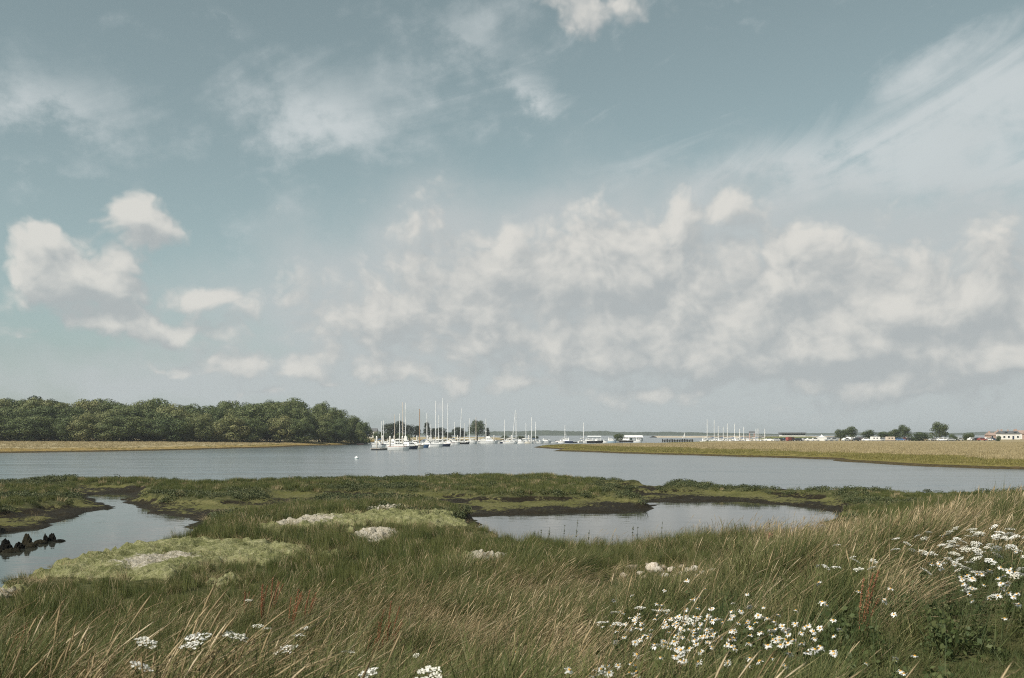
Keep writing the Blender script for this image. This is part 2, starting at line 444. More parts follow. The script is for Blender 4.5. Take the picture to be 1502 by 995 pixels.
M['bank_right'] = bank_mat('reed_marsh', ((.085, .080, .020), (.150, .130, .038), (.235, .195, .080)), ((.170, .140, .068), (.270, .220, .125), (.340, .285, .180)))
M['bank_left'] = bank_mat('shore_reed', ((.150, .105, .030), (.240, .175, .065), (.300, .235, .120)), ((.200, .170, .090), (.320, .270, .160), (.390, .340, .225)))
def water_mat(name, body, rough, waves):
    """waves: list of (scale, stretch in x, strength)"""
    m, t, b = new_mat(name)
    p = gpos()
    b.inputs['Base Color'].default_value = (*body, 1); b.inputs['Roughness'].default_value = rough
    b.inputs['IOR'].default_value = 1.333; b.inputs['Specular IOR Level'].default_value = .5
    h = None
    for i, (sc_, st, am) in enumerate(waves):
        mp = NT.nodes.new('ShaderNodeMapping'); link(p, mp.inputs[0])
        mp.inputs['Rotation'].default_value = (0, 0, R(12 - 21 * i)); mp.inputs['Scale'].default_value = (st, 1.0, 1.0)
        n = noise(S(mp.outputs[0]), sc_, 3, .55, .4) * am
        h = n if h is None else h + n
    mp = NT.nodes.new('ShaderNodeMapping'); link(p, mp.inputs[0]); mp.inputs['Scale'].default_value = (.007, .035, 1.0)
    lane = smooth(noise(S(mp.outputs[0]), 1.0, 4, .55, .6), .38, .64)
    h = h * (lane * .8 + .45)
    bump(h, 1.0, 1.0, b.inputs['Normal'])
    return m
M['river'] = water_mat('river_water', (.100, .120, .128), .18, [(1.6, .55, .055), (.45, .5, .10), (.15, .45, .30), (.05, .35, .18)])
M['pool'] = water_mat('pool_water', (.030, .033, .026), .04, [(2.2, .6, .006), (.4, .5, .012)])

# ------------------------------------------------------------------ the lie of the land
def W(px, py, z=0.0):
    d = (EYE - z) * FPX / (py - HY)
    return ((px - HX) * d / FPX, d)
def seg_dist(P, X, Y, closed):
    n = len(P); best = np.full(X.shape, 1e9)
    for i in range(n if closed else n - 1):
        ax, ay = P[i]; bx, by = P[(i + 1) % n]
        vx, vy = bx - ax, by - ay
        t = np.clip(((X - ax) * vx + (Y - ay) * vy) / (vx * vx + vy * vy + 1e-12), 0, 1)
        best = np.minimum(best, np.hypot(X - ax - t * vx, Y - ay - t * vy))
    return best
def inside(P, X, Y):
    c = np.zeros(X.shape, bool); n = len(P)
    for i in range(n):
        ax, ay = P[i]; bx, by = P[i - 1]
        if ay == by: continue
        c ^= ((ay > Y) != (by > Y)) & (X < (bx - ax) * (Y - ay) / (by - ay) + ax)
    return c
def sdist(P, X, Y):
    X = np.asarray(X, float); Y = np.asarray(Y, float)
    d = seg_dist(P, X, Y, True)
    return np.where(inside(P, X, Y), -d, d)
pool_px = [(700, 759), (760, 757), (806, 754.5), (913, 753.5), (974, 746.5), (945, 741), (930, 736), (966, 737), (1050, 736.6), (1100, 737), (1146, 742), (1182, 745),
           (1233, 754), (1215, 762), (1160, 772), (1110, 782), (1020, 786), (940, 790), (862, 794), (817, 788), (780, 783), (764, 777), (735, 771), (700, 766.5)]
POOL = [W(*p, .62 if k > 12 else 0.0) for k, p in enumerate(pool_px)]
creek_px = [(-330, 800), (-160, 790), (0, 786), (80, 772), (114, 757.5), (150, 750), (181, 744), (138, 736.5), (122, 728.5), (150, 725.5), (172, 724), (190, 723.5), (188, 728), (176, 733), (188, 738),
            (203, 744), (232, 757), (293, 766), (248, 781), (160, 794.5), (80, 817), (0, 845), (-120, 880), (-330, 905)]
CREEK = [W(*p, .62 if k > 17 else 0.0) for k, p in enumerate(creek_px)]
river_px = [(-700, 706), (-300, 706), (0, 707), (100, 709), (150, 711), (200, 710.5), (300, 709), (400, 706), (500, 704), (600, 702.5), (700, 701), (800, 700), (870, 703), (900, 704), (1000, 707),
            (1050, 709), (1150, 710), (1220, 714), (1250, 721), (1330, 724), (1502, 723), (1800, 722), (2300, 721)]
RIVER = [W(px, py, .45 if not 60 < px < 260 else .05) for px, py in river_px] + [(300, 400), (-300, 400)]
PUDDLE = [W(*p, .1) for p in [(900, 716), (935, 715.5), (965, 718), (960, 722), (925, 722.5), (905, 720)]]
MUD = [[W(*p, .1) for p in q] for q in (
    [(0, 757), (60, 752), (120, 741), (160, 738), (185, 744), (120, 758), (60, 772), (0, 780)],
    [(205, 742), (260, 741), (350, 742), (420, 738), (470, 740), (440, 750), (400, 760), (350, 772), (293, 772), (230, 757)],
    [(640, 741), (700, 738), (770, 737), (830, 737), (900, 738), (960, 744), (980, 748), (905, 757), (800, 758), (690, 760), (640, 752)],
    [(900, 726), (1000, 724), (1060, 727), (1180, 731), (1240, 740), (1240, 752), (1180, 745), (1100, 737), (960, 737), (905, 733)],
    [(1020, 712), (1160, 712), (1220, 716), (1240, 726), (1180, 728), (1060, 722)],
    [(880, 713), (960, 713), (990, 719), (960, 725), (890, 724)],
    [(400, 728), (480, 727), (560, 728), (640, 731), (700, 734), (690, 744), (600, 741), (520, 738), (450, 741), (400, 744)],
    [(680, 768), (740, 772), (790, 785), (830, 793), (860, 797), (830, 800), (760, 793), (690, 782)],
    [(110, 716), (190, 717), (225, 724), (200, 745), (125, 740), (112, 724)])]
CREST = [(-90, -2), (-50, 1.0), (-20, 3.0), (.8, 5), (7.6, 14), (15, 25), (32, 44), (80, 80)]
def crest_side(X, Y):
    """signed distance from the crest of the sea bank, positive towards the marsh"""
    P = CREST + [(90, -80), (-90, -80)]
    return sdist(P, X, Y)
def land(X, Y):
    X = np.asarray(X, float); Y = np.asarray(Y, float)
    s = np.minimum(np.minimum(sdist(POOL, X, Y), sdist(CREEK, X, Y)), sdist(RIVER, X, Y))
    sp = sdist(PUDDLE, X, Y)
    s2 = s + .62 * fbm(X * .50, Y * .50, 3, 1) + .34 * fbm(X * 1.9, Y * 1.9, 3, 5)
    m = np.zeros(X.shape)
    for P in MUD:
        m = np.maximum(m, sstep(.9, -.5, sdist(P, X, Y) + .7 * fbm(X * .6, Y * .6, 3, 9)))
    m = np.maximum(m, sstep(.50, .68, fbm(X * .16, Y * .30, 3, 15)) * sstep(46, 54, Y))
    cs = crest_side(X, Y)
    m = m * sstep(6, 10, cs)
    top = .56 + .07 * fbm(X * .25, Y * .25, 3, 2) + .07 * fbm(X * 1.1, Y * 1.1, 3, 3)
    flat = .10 + .08 * fbm(X * .8, Y * .8, 4, 4) + .05 * fbm(X * 3.1, Y * 3.1, 3, 6) + .10 * np.clip(s, 0, 3) / 3
    edge = sstep(.55, 1.15, s2)
    shore = np.where(s2 < 0, np.clip(s2, -1.2, 0) * .38, .16 * np.clip(s2, 0, 1))
    shore = shore + .03 * fbm(X * 2.5, Y * 2.5, 3, 8)
    z = shore * (1 - edge) + (top * (1 - m) + np.minimum(flat, shore + .25) * m) * edge
    z = z - .16 * sstep(.6, -.4, sp)
    # hummocks between creek and pool
    z = z + .32 * np.exp(-((X + 7) / 5.5) ** 2 - ((Y - 40) / 5) ** 2) * edge * (1 - m)
    bk = 1 - sstep(-.3, 8.2, cs + 1.0 * fbm(X * .2, Y * .2, 2, 12))
    z = z + (2.12 - .56) * bk * edge + bk * (.06 * fbm(X * .8, Y * .8, 3, 13)) * edge
    mud = np.maximum(1 - sstep(.75, 1.05, s2), m)
    return z, s2, m, cs, mud
def height(x, y): return float(land(np.array([x]), np.array([y]))[0][0])
def ground_at(px, py, up=0.0):
    """where the ray through a photograph pixel meets the ground (raised by up)"""
    d = np.concatenate([np.arange(4.0, 30, .04), np.arange(30, 110, .12)])
    X = (px - HX) / FPX * d; z = EYE - (py - HY) / FPX * d
    g = land(X, d)[0] + up
    k = np.argmax(z <= g)
    return X[k], d[k], g[k] - up

NJ, NI = 520, 440
yy = np.geomspace(7.2, 125, NJ) - 9.0
tt = np.linspace(-1.0, 1.0, NI)
GX = tt[None, :] * (yy[:, None] + 10.5); GY = np.repeat(yy[:, None], NI, 1)
GZ, s2, mm, cs, mud = land(GX, GY)
alg = np.clip(.55 + .5 * fbm(GX * .35, GY * .35, 3, 21), 0, 1) * sstep(.02, .22, GZ)
idx = np.arange(NJ * NI).reshape(NJ, NI)
F = np.stack([idx[:-1, :-1], idx[:-1, 1:], idx[1:, 1:], idx[1:, :-1]], -1).reshape(-1, 4)
gm = npmesh('marsh_ground', np.stack([GX, GY, GZ], -1).reshape(-1, 3), F, M['ground'], True, {'mud': mud.ravel(), 'algae': alg.ravel()})
tag(link_obj('marsh_ground', gm), 'grassy sea bank and salt marsh with muddy tidal edges in the foreground', 'ground', kind='structure')
# river and estuary
def sheet(name, P, z, mat, label, cat):
    me = bpy.data.meshes.new(name); me.from_pydata([(x, y, z) for x, y in P], [], [tuple(range(len(P)))]); me.update(); me.materials.append(mat)
    return tag(link_obj(name, me), label, cat, kind='structure')
sheet('river_water', [(-5200, -60), (5200, -60), (5200, 8400), (-5200, 8400)], 0.0, M['river'], 'grey rippled estuary water reaching from the marsh to the horizon', 'water')
sheet('pool_water', [W(*p) for p in [(640, 760), (900, 733.5), (940, 731), (1150, 731), (1330, 756), (1290, 800), (1120, 835), (800, 830), (640, 800)]], .018, M['pool'], 'calm tidal pool between mud flats in the marsh', 'water')
sheet('creek_water', [W(*p) for p in [(-420, 780), (-40, 770), (60, 758), (95, 735), (120, 718.5), (200, 717.5), (330, 760), (330, 800), (130, 875), (-160, 990), (-420, 1030)]], .018, M['pool'], 'calm tidal creek winding through the marsh on the left', 'water')
sheet('puddle_water', [W(*p, .1) for p in [(885, 714), (980, 714), (985, 724), (885, 724)]], .045, M['pool'], 'small wet pan shining on the mud', 'water')

# far banks
def bank(name, P, step, prof, mat, label, edge_w, bounds, seed=0):
    x0, x1, y0, y1, nx, ny = bounds
    tx = np.linspace(x0, x1, nx); ty = np.geomspace(y0, y1, ny)
    X = tx[None, :] * ty[:, None]; Y = np.repeat(ty[:, None], nx, 1)
    s = -sdist(P, X, Y) + 3.0 * fbm(X * .03, Y * .03, 4, seed)
    z = prof(s) + np.where(s > 3, .10 * fbm(X * .12, Y * .12, 3, seed + 3), 0)
    i = np.arange(nx * ny).reshape(ny, nx)
    f = np.stack([i[:-1, :-1], i[:-1, 1:], i[1:, 1:], i[1:, :-1]], -1).reshape(-1, 4)
    keep = (s > -6).ravel()[f].any(1)
    me = npmesh(name, np.stack([X, Y, z], -1).reshape(-1, 3), f[keep], mat, True, {'edge': np.clip(s / edge_w, 0, 1).ravel(), 'mud': (1 - sstep(.5, 2.5, s)).ravel()})
    return tag(link_obj(name, me), label, 'shore', kind='structure')
R_px = [(790, 656), (830, 662), (900, 664.5), (940, 666), (1000, 667.5), (1070, 670), (1150, 672), (1220, 674.5), (1250, 678), (1300, 681), (1360, 684.5), (1430, 687.5), (1502, 689.5), (1700, 693), (2000, 700)]
def D(px, d): return ((px - HX) / FPX * d, d)
RBANK = [W(*p) for p in R_px] + [(420, 300), (760, 760), D(1300, 820), D(1045, 640), D(1020, 470), D(985, 420), D(930, 352), D(840, 345)]
rprof = lambda s: np.interp(s, [-6, 0, 1.5, 4, 30, 120], [-.8, -.02, .30, .55, .75, 1.0])
bank('marsh_bank_right', RBANK, 1, rprof, M['bank_right'], 'flat tan reed marsh with a yellow green edge on the far right shore', 26, (-.05, 1.0, 95, 860, 300, 300), 31)
L_px = [(-900, 668), (-400, 667), (0, 665), (150, 663), (300, 660), (350, 658), (420, 655.6), (500, 653), (530, 650.6), (556, 648)]
LBANK = [W(*p) for p in L_px] + [D(575, 560), D(640, 600), D(740, 640), D(760, 900), (-900, 900), (-900, 230)]
lprof = lambda s: np.interp(s, [-6, 0, 2, 8, 40, 120, 300], [-.8, -.02, .45, .9, 1.5, 2.0, 3.0])
bank('shore_bank_left', LBANK, 1, lprof, M['bank_left'], 'pale strip of dry reeds and shingle below the wood on the far left shore', 14, (-1.0, .05, 180, 900, 260, 220), 37)
def bank_z(P, prof, X, Y): return prof(-sdist(P, np.asarray(X, float), np.asarray(Y, float)))

# distant land on the horizon, and a low spit in front of it
def ridge(name, x0, x1, d, top, seed, mat, label, base=-.3, nx=260, depth=400.0):
    xs = np.linspace((x0 - HX) / FPX * d, (x1 - HX) / FPX * d, nx)
    t = np.linspace(0, 1, nx)
    h = np.array([top(v) for v in t]) * (1 + .25 * fbm(xs * .012, xs * 0 + seed, 3, seed)) + .16 * np.abs(fbm(xs * .10, xs * 0, 3, seed + 1)) * np.array([top(v) for v in t])
    rows = [(0, 0), (.05, .55), (.12, .85), (.3, 1.0), (.6, .9), (1, 0)]
    v = []
    for q, k in rows:
        v.append(np.stack([xs, np.full(nx, d + q * depth) + 14 * fbm(xs * .02, xs * 0 + q * 9, 2, seed + 5), base + (h - base) * k], -1))
    v = np.concatenate(v); i = np.arange(nx * len(rows)).reshape(len(rows), nx)
    f = np.stack([i[:-1, :-1], i[:-1, 1:], i[1:, 1:], i[1:, :-1]], -1).reshape(-1, 4)
    return tag(link_obj(name, npmesh(name, v, f, mat, True)), label, 'land', kind='structure')
M['hill'] = plain('distant_woods', (.040, .052, .030), .95, var=.5, scale=.02, spec=.05)
M['shingle'] = plain('shingle', (.40, .35, .27), .95, var=.15, scale=.05, spec=.05)
ridge('hills', 560, 1150, 2700, lambda t: 4.0 + 9.0 * math.sin(math.pi * min(1, t * 1.02)) ** .6 * (1 - .35 * t), 41, M['hill'], 'low wooded hills along the horizon beyond the moorings')
ridge('hills', 1080, 2300, 3300, lambda t: 9.5 * math.sin(math.pi * min(1, max(0.0, t))) ** .5 + 1, 45, M['hill'], 'low hazy hills on the horizon behind the parked cars')
ridge('spit', 962, 1330, 1150, lambda t: 1.7 - .6 * t, 49, M['shingle'], 'thin pale shingle spit crossing the water below the horizon', nx=120, depth=60)

# ------------------------------------------------------------------ grasses and other ground cover
def blades(n, h, w, spread, lean=(0.0, 0.0), splay=.35, curl=.5, segs=4, hvar=.35, seed=0, base=None):
    """n tapering, bending strips; returns verts, faces, tint"""
    r = np.random.default_rng(seed)
    H = h * (1 - hvar + 2 * hvar * r.random(n)); ang = r.random(n) * 2 * np.pi
    rad = spread * np.sqrt(r.random(n)); bx, by = rad * np.cos(ang), rad * np.sin(ang)
    a2 = r.random(n) * 2 * np.pi
    sp = splay * r.random(n)
    dx = np.cos(a2) * sp + lean[0] * (.6 + .8 * r.random(n)); dy = np.sin(a2) * sp + lean[1] * (.6 + .8 * r.random(n))
    cu = curl * (.3 + r.random(n))
    fa = r.random(n) * np.pi; wx, wy = np.cos(fa), np.sin(fa)
    ts = np.linspace(0, 1, segs + 1)
    V = []
    for k, t in enumerate(ts):
        bend = t + cu * t * t
        px = bx + dx * H * bend; py = by + dy * H * bend
        lenf = 1 / np.sqrt(1 + (dx * (1 + cu * t)) ** 2 + (dy * (1 + cu * t)) ** 2)
        pz = H * t * lenf
        ww = w * (1 - .15 * r.random(n)) * (1 - t ** 1.7) * .5
        if k < segs:
            V.append(np.stack([px - wx * ww, py - wy * ww, pz], -1)); V.append(np.stack([px + wx * ww, py + wy * ww, pz], -1))
        else: V.append(np.stack([px, py, pz], -1))
    nv = 2 * segs + 1
    verts = np.stack(V, 1).reshape(-1, 3)
    o = np.arange(n)[:, None] * nv
    q = np.concatenate([o + np.array([[2 * k, 2 * k + 1, 2 * k + 3, 2 * k + 2]]) for k in range(segs - 1)])
    t3 = o + np.array([[2 * segs - 2, 2 * segs - 1, 2 * segs]])
    return verts, [q, t3], np.repeat(r.random(n), nv)
def join(parts):
    V = []; Q = []; T = []; A_ = []; n = 0
    for v, f, a in parts:
        V.append(v); A_.append(a)
        for g in f: (Q if g.shape[1] == 4 else T).append(g + n)
        n += len(v)
    fs = []
    if Q: fs.append(np.concatenate(Q))
    if T: fs.append(np.concatenate(T))
    return np.concatenate(V), fs, np.concatenate(A_)
def tubes(paths, radii, sides=3):
    """paths (n,k,3), radii (n,k)"""
    n, k, _ = paths.shape; V = np.zeros((n, k, sides, 3))
    for s in range(sides):
        a = 2 * np.pi * s / sides
        V[:, :, s, :] = paths + np.stack([np.cos(a) * radii, np.sin(a) * radii, 0 * radii], -1)
    o = np.arange(n)[:, None] * k * sides
    f = [o + np.array([[j * sides + s, j * sides + (s + 1) % sides, (j + 1) * sides + (s + 1) % sides, (j + 1) * sides + s]]) for j in range(k - 1) for s in range(sides)]
    return V.reshape(-1, 3), [np.concatenate(f)]
def seed_stalks(n, h, spread, lean, seed, headlen=.12, headw=.0105, r0=.0024):
    """bending dry stalks that end in a bristly spike"""
    r = np.random.default_rng(seed)
    H = h * (.65 + .6 * r.random(n)); ang = r.random(n) * 2 * np.pi; rad = spread * np.sqrt(r.random(n))
    a2 = r.random(n) * 2 * np.pi; sp = .22 * r.random(n)
    dx = np.cos(a2) * sp + lean[0] * (.45 + 1.0 * r.random(n)); dy = np.sin(a2) * sp + lean[1] * (.45 + 1.0 * r.random(n))
    cu = .35 + .9 * r.random(n)
    hl = headlen * (.7 + .6 * r.random(n))
    ts = np.array([0, .3, .55, .78, .88, .94, 1.0])
    P = []; Rr = []
    for i, t in enumerate(ts):
        b = t + cu * t * t
        px = rad * np.cos(ang) + dx * H * b; py = rad * np.sin(ang) + dy * H * b
        lf = 1 / np.sqrt(1 + (dx * (1 + cu * t)) ** 2 + (dy * (1 + cu * t)) ** 2)
        P.append(np.stack([px, py, H * t * lf], -1))
        Rr.append(np.full(n, [r0, r0, r0 * .9, r0 * .9, headw * .75, headw * .6, .0006][i]) * (.8 + .4 * r.random(n)))
    P = np.stack(P, 1); Rr = np.stack(Rr, 1)
    v, f = tubes(P, Rr, 3)
    tint = np.repeat(r.random(n), 7 * 3)
    # bristles along the spike
    nb = 7; e0 = P[:, 3]; e1 = P[:, 6]
    BV = []; BF = []; 
    for k in range(nb):
        t = (k + .5) / nb
        c = e0 + (e1 - e0) * t
        d = (e1 - e0); d = d / (np.linalg.norm(d, axis=1, keepdims=True) + 1e-9)
        sd = r.normal(size=(n, 3)); sd -= (sd * d).sum(1, keepdims=True) * d; sd /= np.linalg.norm(sd, axis=1, keepdims=True)
        tip = c + d * hl[:, None] * .42 + sd * hl[:, None] * .20
        wv = np.cross(d, sd) * .0011
        BV.append(np.stack([c - wv, c + wv, tip], 1))
    BV = np.concatenate(BV).reshape(-1, 3); BF = np.arange(len(BV)).reshape(-1, 3)
    return join([(v, f, tint), (BV, [BF], np.repeat(r.random(len(BF)), 3))])
def leaf_cloud(n, R3, size, seed, flat=.0, shell=.55, jit=.55):
    """small leaf quads spread through an ellipsoid, facing mostly outwards"""
    r = np.random.default_rng(seed)
    d = r.normal(size=(n, 3)); d /= np.linalg.norm(d, axis=1, keepdims=True)
    k = shell + (1 - shell) * r.random((n, 1)) ** .6
    c = d * k * np.array(R3)
    nrm = d + r.normal(size=(n, 3)) * jit; nrm /= np.linalg.norm(nrm, axis=1, keepdims=True)
    u = np.cross(nrm, r.normal(size=(n, 3))); u /= np.linalg.norm(u, axis=1, keepdims=True); v = np.cross(nrm, u)
    s = size * (.6 + .8 * r.random((n, 1)))
    V = np.stack([c - u * s * .5, c - v * s * .33 + u * s * .05, c + u * s * .5, c + v * s * .33 + u * s * .05], 1).reshape(-1, 3)
    return V, [np.arange(n * 4).reshape(-1, 4)], np.repeat(r.random(n), 4)
def src(name, parts, mat):
    """mesh kept out of the scene, used as a scatter source"""
    v, f, a = parts
    return bpy.data.objects.new(name, npmesh(name, v, f, mat, False, {'tint': a}))
def scatter(name, X, Y, Z, rot, scl, pick, sources, label, cat):
    """one object: every point carries an instance of one of the sources"""
    c = bpy.data.collections.new(name + '_sources')
    for i, o in enumerate(sources): o.name = '%s_source_%02d' % (name, i); c.objects.link(o)
    n = len(X)
    me = bpy.data.meshes.new(name); me.vertices.add(n)
    me.vertices.foreach_set('co', np.stack([X, Y, Z], -1).astype(np.float32).ravel())
    a = me.attributes.new('rot', 'FLOAT_VECTOR', 'POINT'); a.data.foreach_set('vector', np.asarray(rot, np.float32).ravel())
    a = me.attributes.new('scl', 'FLOAT_VECTOR', 'POINT'); a.data.foreach_set('vector', np.asarray(scl, np.float32).ravel())
    a = me.attributes.new('pick', 'INT', 'POINT'); a.data.foreach_set('value', np.asarray(pick, np.int32))
    o = link_obj(name, me)
    g = bpy.data.node_groups.new(name, 'GeometryNodeTree')
    g.interface.new_socket('Geometry', in_out='INPUT', socket_type='NodeSocketGeometry')
    g.interface.new_socket('Geometry', in_out='OUTPUT', socket_type='NodeSocketGeometry')
    gi = g.nodes.new('NodeGroupInput'); go = g.nodes.new('NodeGroupOutput')
    ci = g.nodes.new('GeometryNodeCollectionInfo'); ci.inputs['Collection'].default_value = c
    ci.inputs['Separate Children'].default_value = True; ci.inputs['Reset Children'].default_value = True
    ip = g.nodes.new('GeometryNodeInstanceOnPoints'); ip.inputs['Pick Instance'].default_value = True
    def na(nm, ty):
        q = g.nodes.new('GeometryNodeInputNamedAttribute'); q.data_type = ty; q.inputs['Name'].default_value = nm
        return q.outputs['Attribute']
    er = g.nodes.new('FunctionNodeEulerToRotation')
    L = g.links.new
    L(gi.outputs[0], ip.inputs['Points']); L(ci.outputs[0], ip.inputs['Instance'])
    L(na('pick', 'INT'), ip.inputs['Instance Index']); L(na('rot', 'FLOAT_VECTOR'), er.inputs[0]); L(er.outputs[0], ip.inputs['Rotation'])
    L(na('scl', 'FLOAT_VECTOR'), ip.inputs['Scale']); L(ip.outputs[0], go.inputs[0])
    md = o.modifiers.new('scatter', 'NODES'); md.node_group = g
    return tag(o, label, cat, kind='stuff')
def field(n, y0, y1, half=.66, power=1.0):
    """random points in the wedge of ground seen from the bank"""
    a, b = y0 + 2.5, y1 + 2.5
    Y = (a ** (power + 1) + rng.random(n) * (b ** (power + 1) - a ** (power + 1))) ** (1 / (power + 1)) - 2.5
    X = (rng.random(n) * 2 - 1) * half * (Y + 2.5)
    return X, Y
def rots(n, tilt=.12, yaw=None):
    r = np.zeros((n, 3)); r[:, 0] = rng.normal(size=n) * tilt; r[:, 1] = rng.normal(size=n) * tilt
    r[:, 2] = (rng.random(n) - .5) * (2 * math.pi if yaw is None else yaw)
    return r
def scl3(s, hv=.25):
    n = len(s); return np.stack([s, s, s * (1 - hv + 2 * hv * rng.random(n))], -1)

# dried algae mats: where they lie (photograph outline dropped onto the ground)
def outline(px, up=0.0): return [ground_at(*p, up)[:2] for p in px]
MATS = [([(60, 842), (85, 830), (120, 815), (200, 797), (290, 788), (330, 793), (400, 792), (450, 802), (458, 815), (400, 824), (330, 822), (290, 834), (240, 846), (180, 842), (110, 846)], (232, 824, 55, 12),
         'wide mat of pale green dried algae with a bleached patch beside the creek'),
        ([(372, 770), (450, 757), (540, 751), (600, 747), (680, 763), (692, 771), (620, 770), (560, 766), (470, 773), (400, 778)], (440, 766, 60, 5),
         'long crest of yellow green dried algae draped over the hummock'),
        ([(497, 774), (545, 776), (590, 780), (575, 789), (545, 792), (520, 784)], (545, 783, 45, 9), 'small bleached tangle of algae on the hummock slope'),
        ([(672, 814), (700, 810), (742, 811), (748, 820), (710, 824), (680, 821)], (720, 817, 40, 9), 'small whitish scrap of dried algae in the grass'),
        ([(535, 746), (560, 741), (600, 744), (598, 750), (560, 752)], (560, 746, 30, 5), 'small straw coloured scrap on top of the hummock'),
        ([(290, 850), (330, 843), (372, 846), (350, 855), (310, 857)], (900, 900, 3, 3), 'small green scrap of algae just below the wide mat'),
        ([(-20, 868), (10, 862), (30, 864), (24, 873), (-20, 880)], (10, 868, 24, 6), 'pale scrap of algae at the left frame edge below the creek'),
        ([(440, 812), (500, 803), (530, 800), (520, 808), (470, 818)], (600, 900, 3, 3), 'thin green ribbon of algae trailing right of the wide mat')]
MAT_PLAN = [outline(m[0], .1) for m in MATS]
def in_mats(X, Y, grow=0.0):
    r = np.zeros(np.shape(X), bool)
    for P in MAT_PLAN: r |= sdist(P, X, Y) < grow
    return r
for (px, bp, lab), P in zip(MATS, MAT_PLAN):
    xs = [p[0] for p in P]; ys = [p[1] for p in P]
    nx, ny = 150, 110
    X, Y = np.meshgrid(np.linspace(min(xs) - .4, max(xs) + .4, nx), np.linspace(min(ys) - .4, max(ys) + .4, ny))
    s = -sdist(P, X, Y) + .45 * fbm(X * 1.1, Y * 1.1, 4, 61) + .22 * fbm(X * 4.5, Y * 4.5, 3, 68) - .10
    z = land(X, Y)[0]
    ri = 1 - np.abs(fbm(X * 1.6 + .3 * fbm(X * 3, Y * 3, 2, 5), Y * 1.9, 4, 63))
    z = z + np.where(s > 0, .03 + .10 * sstep(0, .5, s) + .13 * (ri - .5) * sstep(0, .4, s) + .075 * fbm(X * 5, Y * 8, 4, 66), -.12 + np.maximum(s, -.3) * .5)
    bx, by, _ = ground_at(bp[0], bp[1], .1); sx, sy = bp[2] / FPX * by, bp[3] / FPX * by * by / (EYE - .6)
    bare = np.exp(-((X - bx) / sx) ** 2 - ((Y - by) / sy) ** 2)
    i = np.arange(nx * ny).reshape(ny, nx); f = np.stack([i[:-1, :-1], i[:-1, 1:], i[1:, 1:], i[1:, :-1]], -1).reshape(-1, 4)
    f = f[(s.ravel()[f] > -.02).any(1)]
    tag(link_obj('algae_mat', npmesh('algae_mat', np.stack([X, Y, z], -1).reshape(-1, 3), f, M['algae'], True, {'bare': bare.ravel()})), lab, 'algae', 'dried algae mats')
STONE_C = ground_at(995, 834, .12)
STONE_ROW = outline([(880, 828), (960, 822), (1095, 822), (1100, 848), (1000, 852), (900, 846)], .1)

WIND = (.62, -.06)
# long green grass on the bank
g_src = [src('a', join([blades(34, .50, .0075, .13, (WIND[0] * .5, -.03), .60, .8, 4, seed=100 + i), blades(9, .42, .015, .12, (WIND[0] * .4, 0), .75, .7, 4, seed=140 + i)]), M['grass']) for i in range(5)] + \
        [src('a', blades(34, .46, .0075, .14, (WIND[0] * .7, -.03), .65, .9, 4, seed=110 + i), M['olive']) for i in range(4)]
X, Y = field(30000, 3.2, 30)
z, s2, m, cs, mud = land(X, Y)
turf_edge = cs + .8 * fbm(X * .5, Y * .5, 2, 71)
dens = sstep(14, 9, cs) * sstep(-1.9, -1.0, turf_edge) * (s2 > 1.0)
k = (rng.random(len(X)) < dens) & ~in_mats(X, Y, -.1) & ~((sdist(STONE_ROW, X, Y) < 0) & (rng.random(len(X)) < .75))
n = k.sum(); hgt = .55 + .42 * sstep(-.6, .8, fbm(X[k] * .35, Y[k] * .35, 3, 73)) + .25 * rng.random(n)
hgt *= np.where(cs[k] < 0, .75, 1.0)
def open_front(X, Y):
    q = np.hypot((X - STONE_C[0] + .45) / 2.7, (Y - STONE_C[1] + 3.2) / 4.2); return sstep(.65, 1.15, q)
hgt *= .14 + .86 * open_front(X[k], Y[k])
hgt *= .60 + .75 * sstep(-.5, .6, fbm(X[k] * 1.5, Y[k] * 1.5, 3, 74))
ug = HX + X[k] / Y[k] * FPX; vg = HY + (EYE - z[k] - .4) / Y[k] * FPX
hgt *= 1 - .50 * np.exp(-((ug - 1030) / 120) ** 2 - ((vg - 935) / 48) ** 2) - .45 * np.exp(-((ug - 1150) / 60) ** 2 - ((vg - 940) / 36) ** 2) - .40 * np.exp(-((ug - 1440) / 90) ** 2 - ((vg - 830) / 45) ** 2) - .66 * np.exp(-((ug - 1400) / 170) ** 2 - ((vg - 955) / 70) ** 2)
hgt = np.maximum(hgt, .16)
ol = rng.random(n) < .12 + .6 * sstep(-.1, .6, fbm(X[k] * .45, Y[k] * .45, 3, 75))
scatter('long_grass', X[k], Y[k], z[k] - .02, rots(n, .16, 2.4), scl3(hgt), np.where(ol, rng.integers(5, 9, n), rng.integers(0, 5, n)), g_src, 'long green grass bent by the wind over the near sea bank', 'grass')
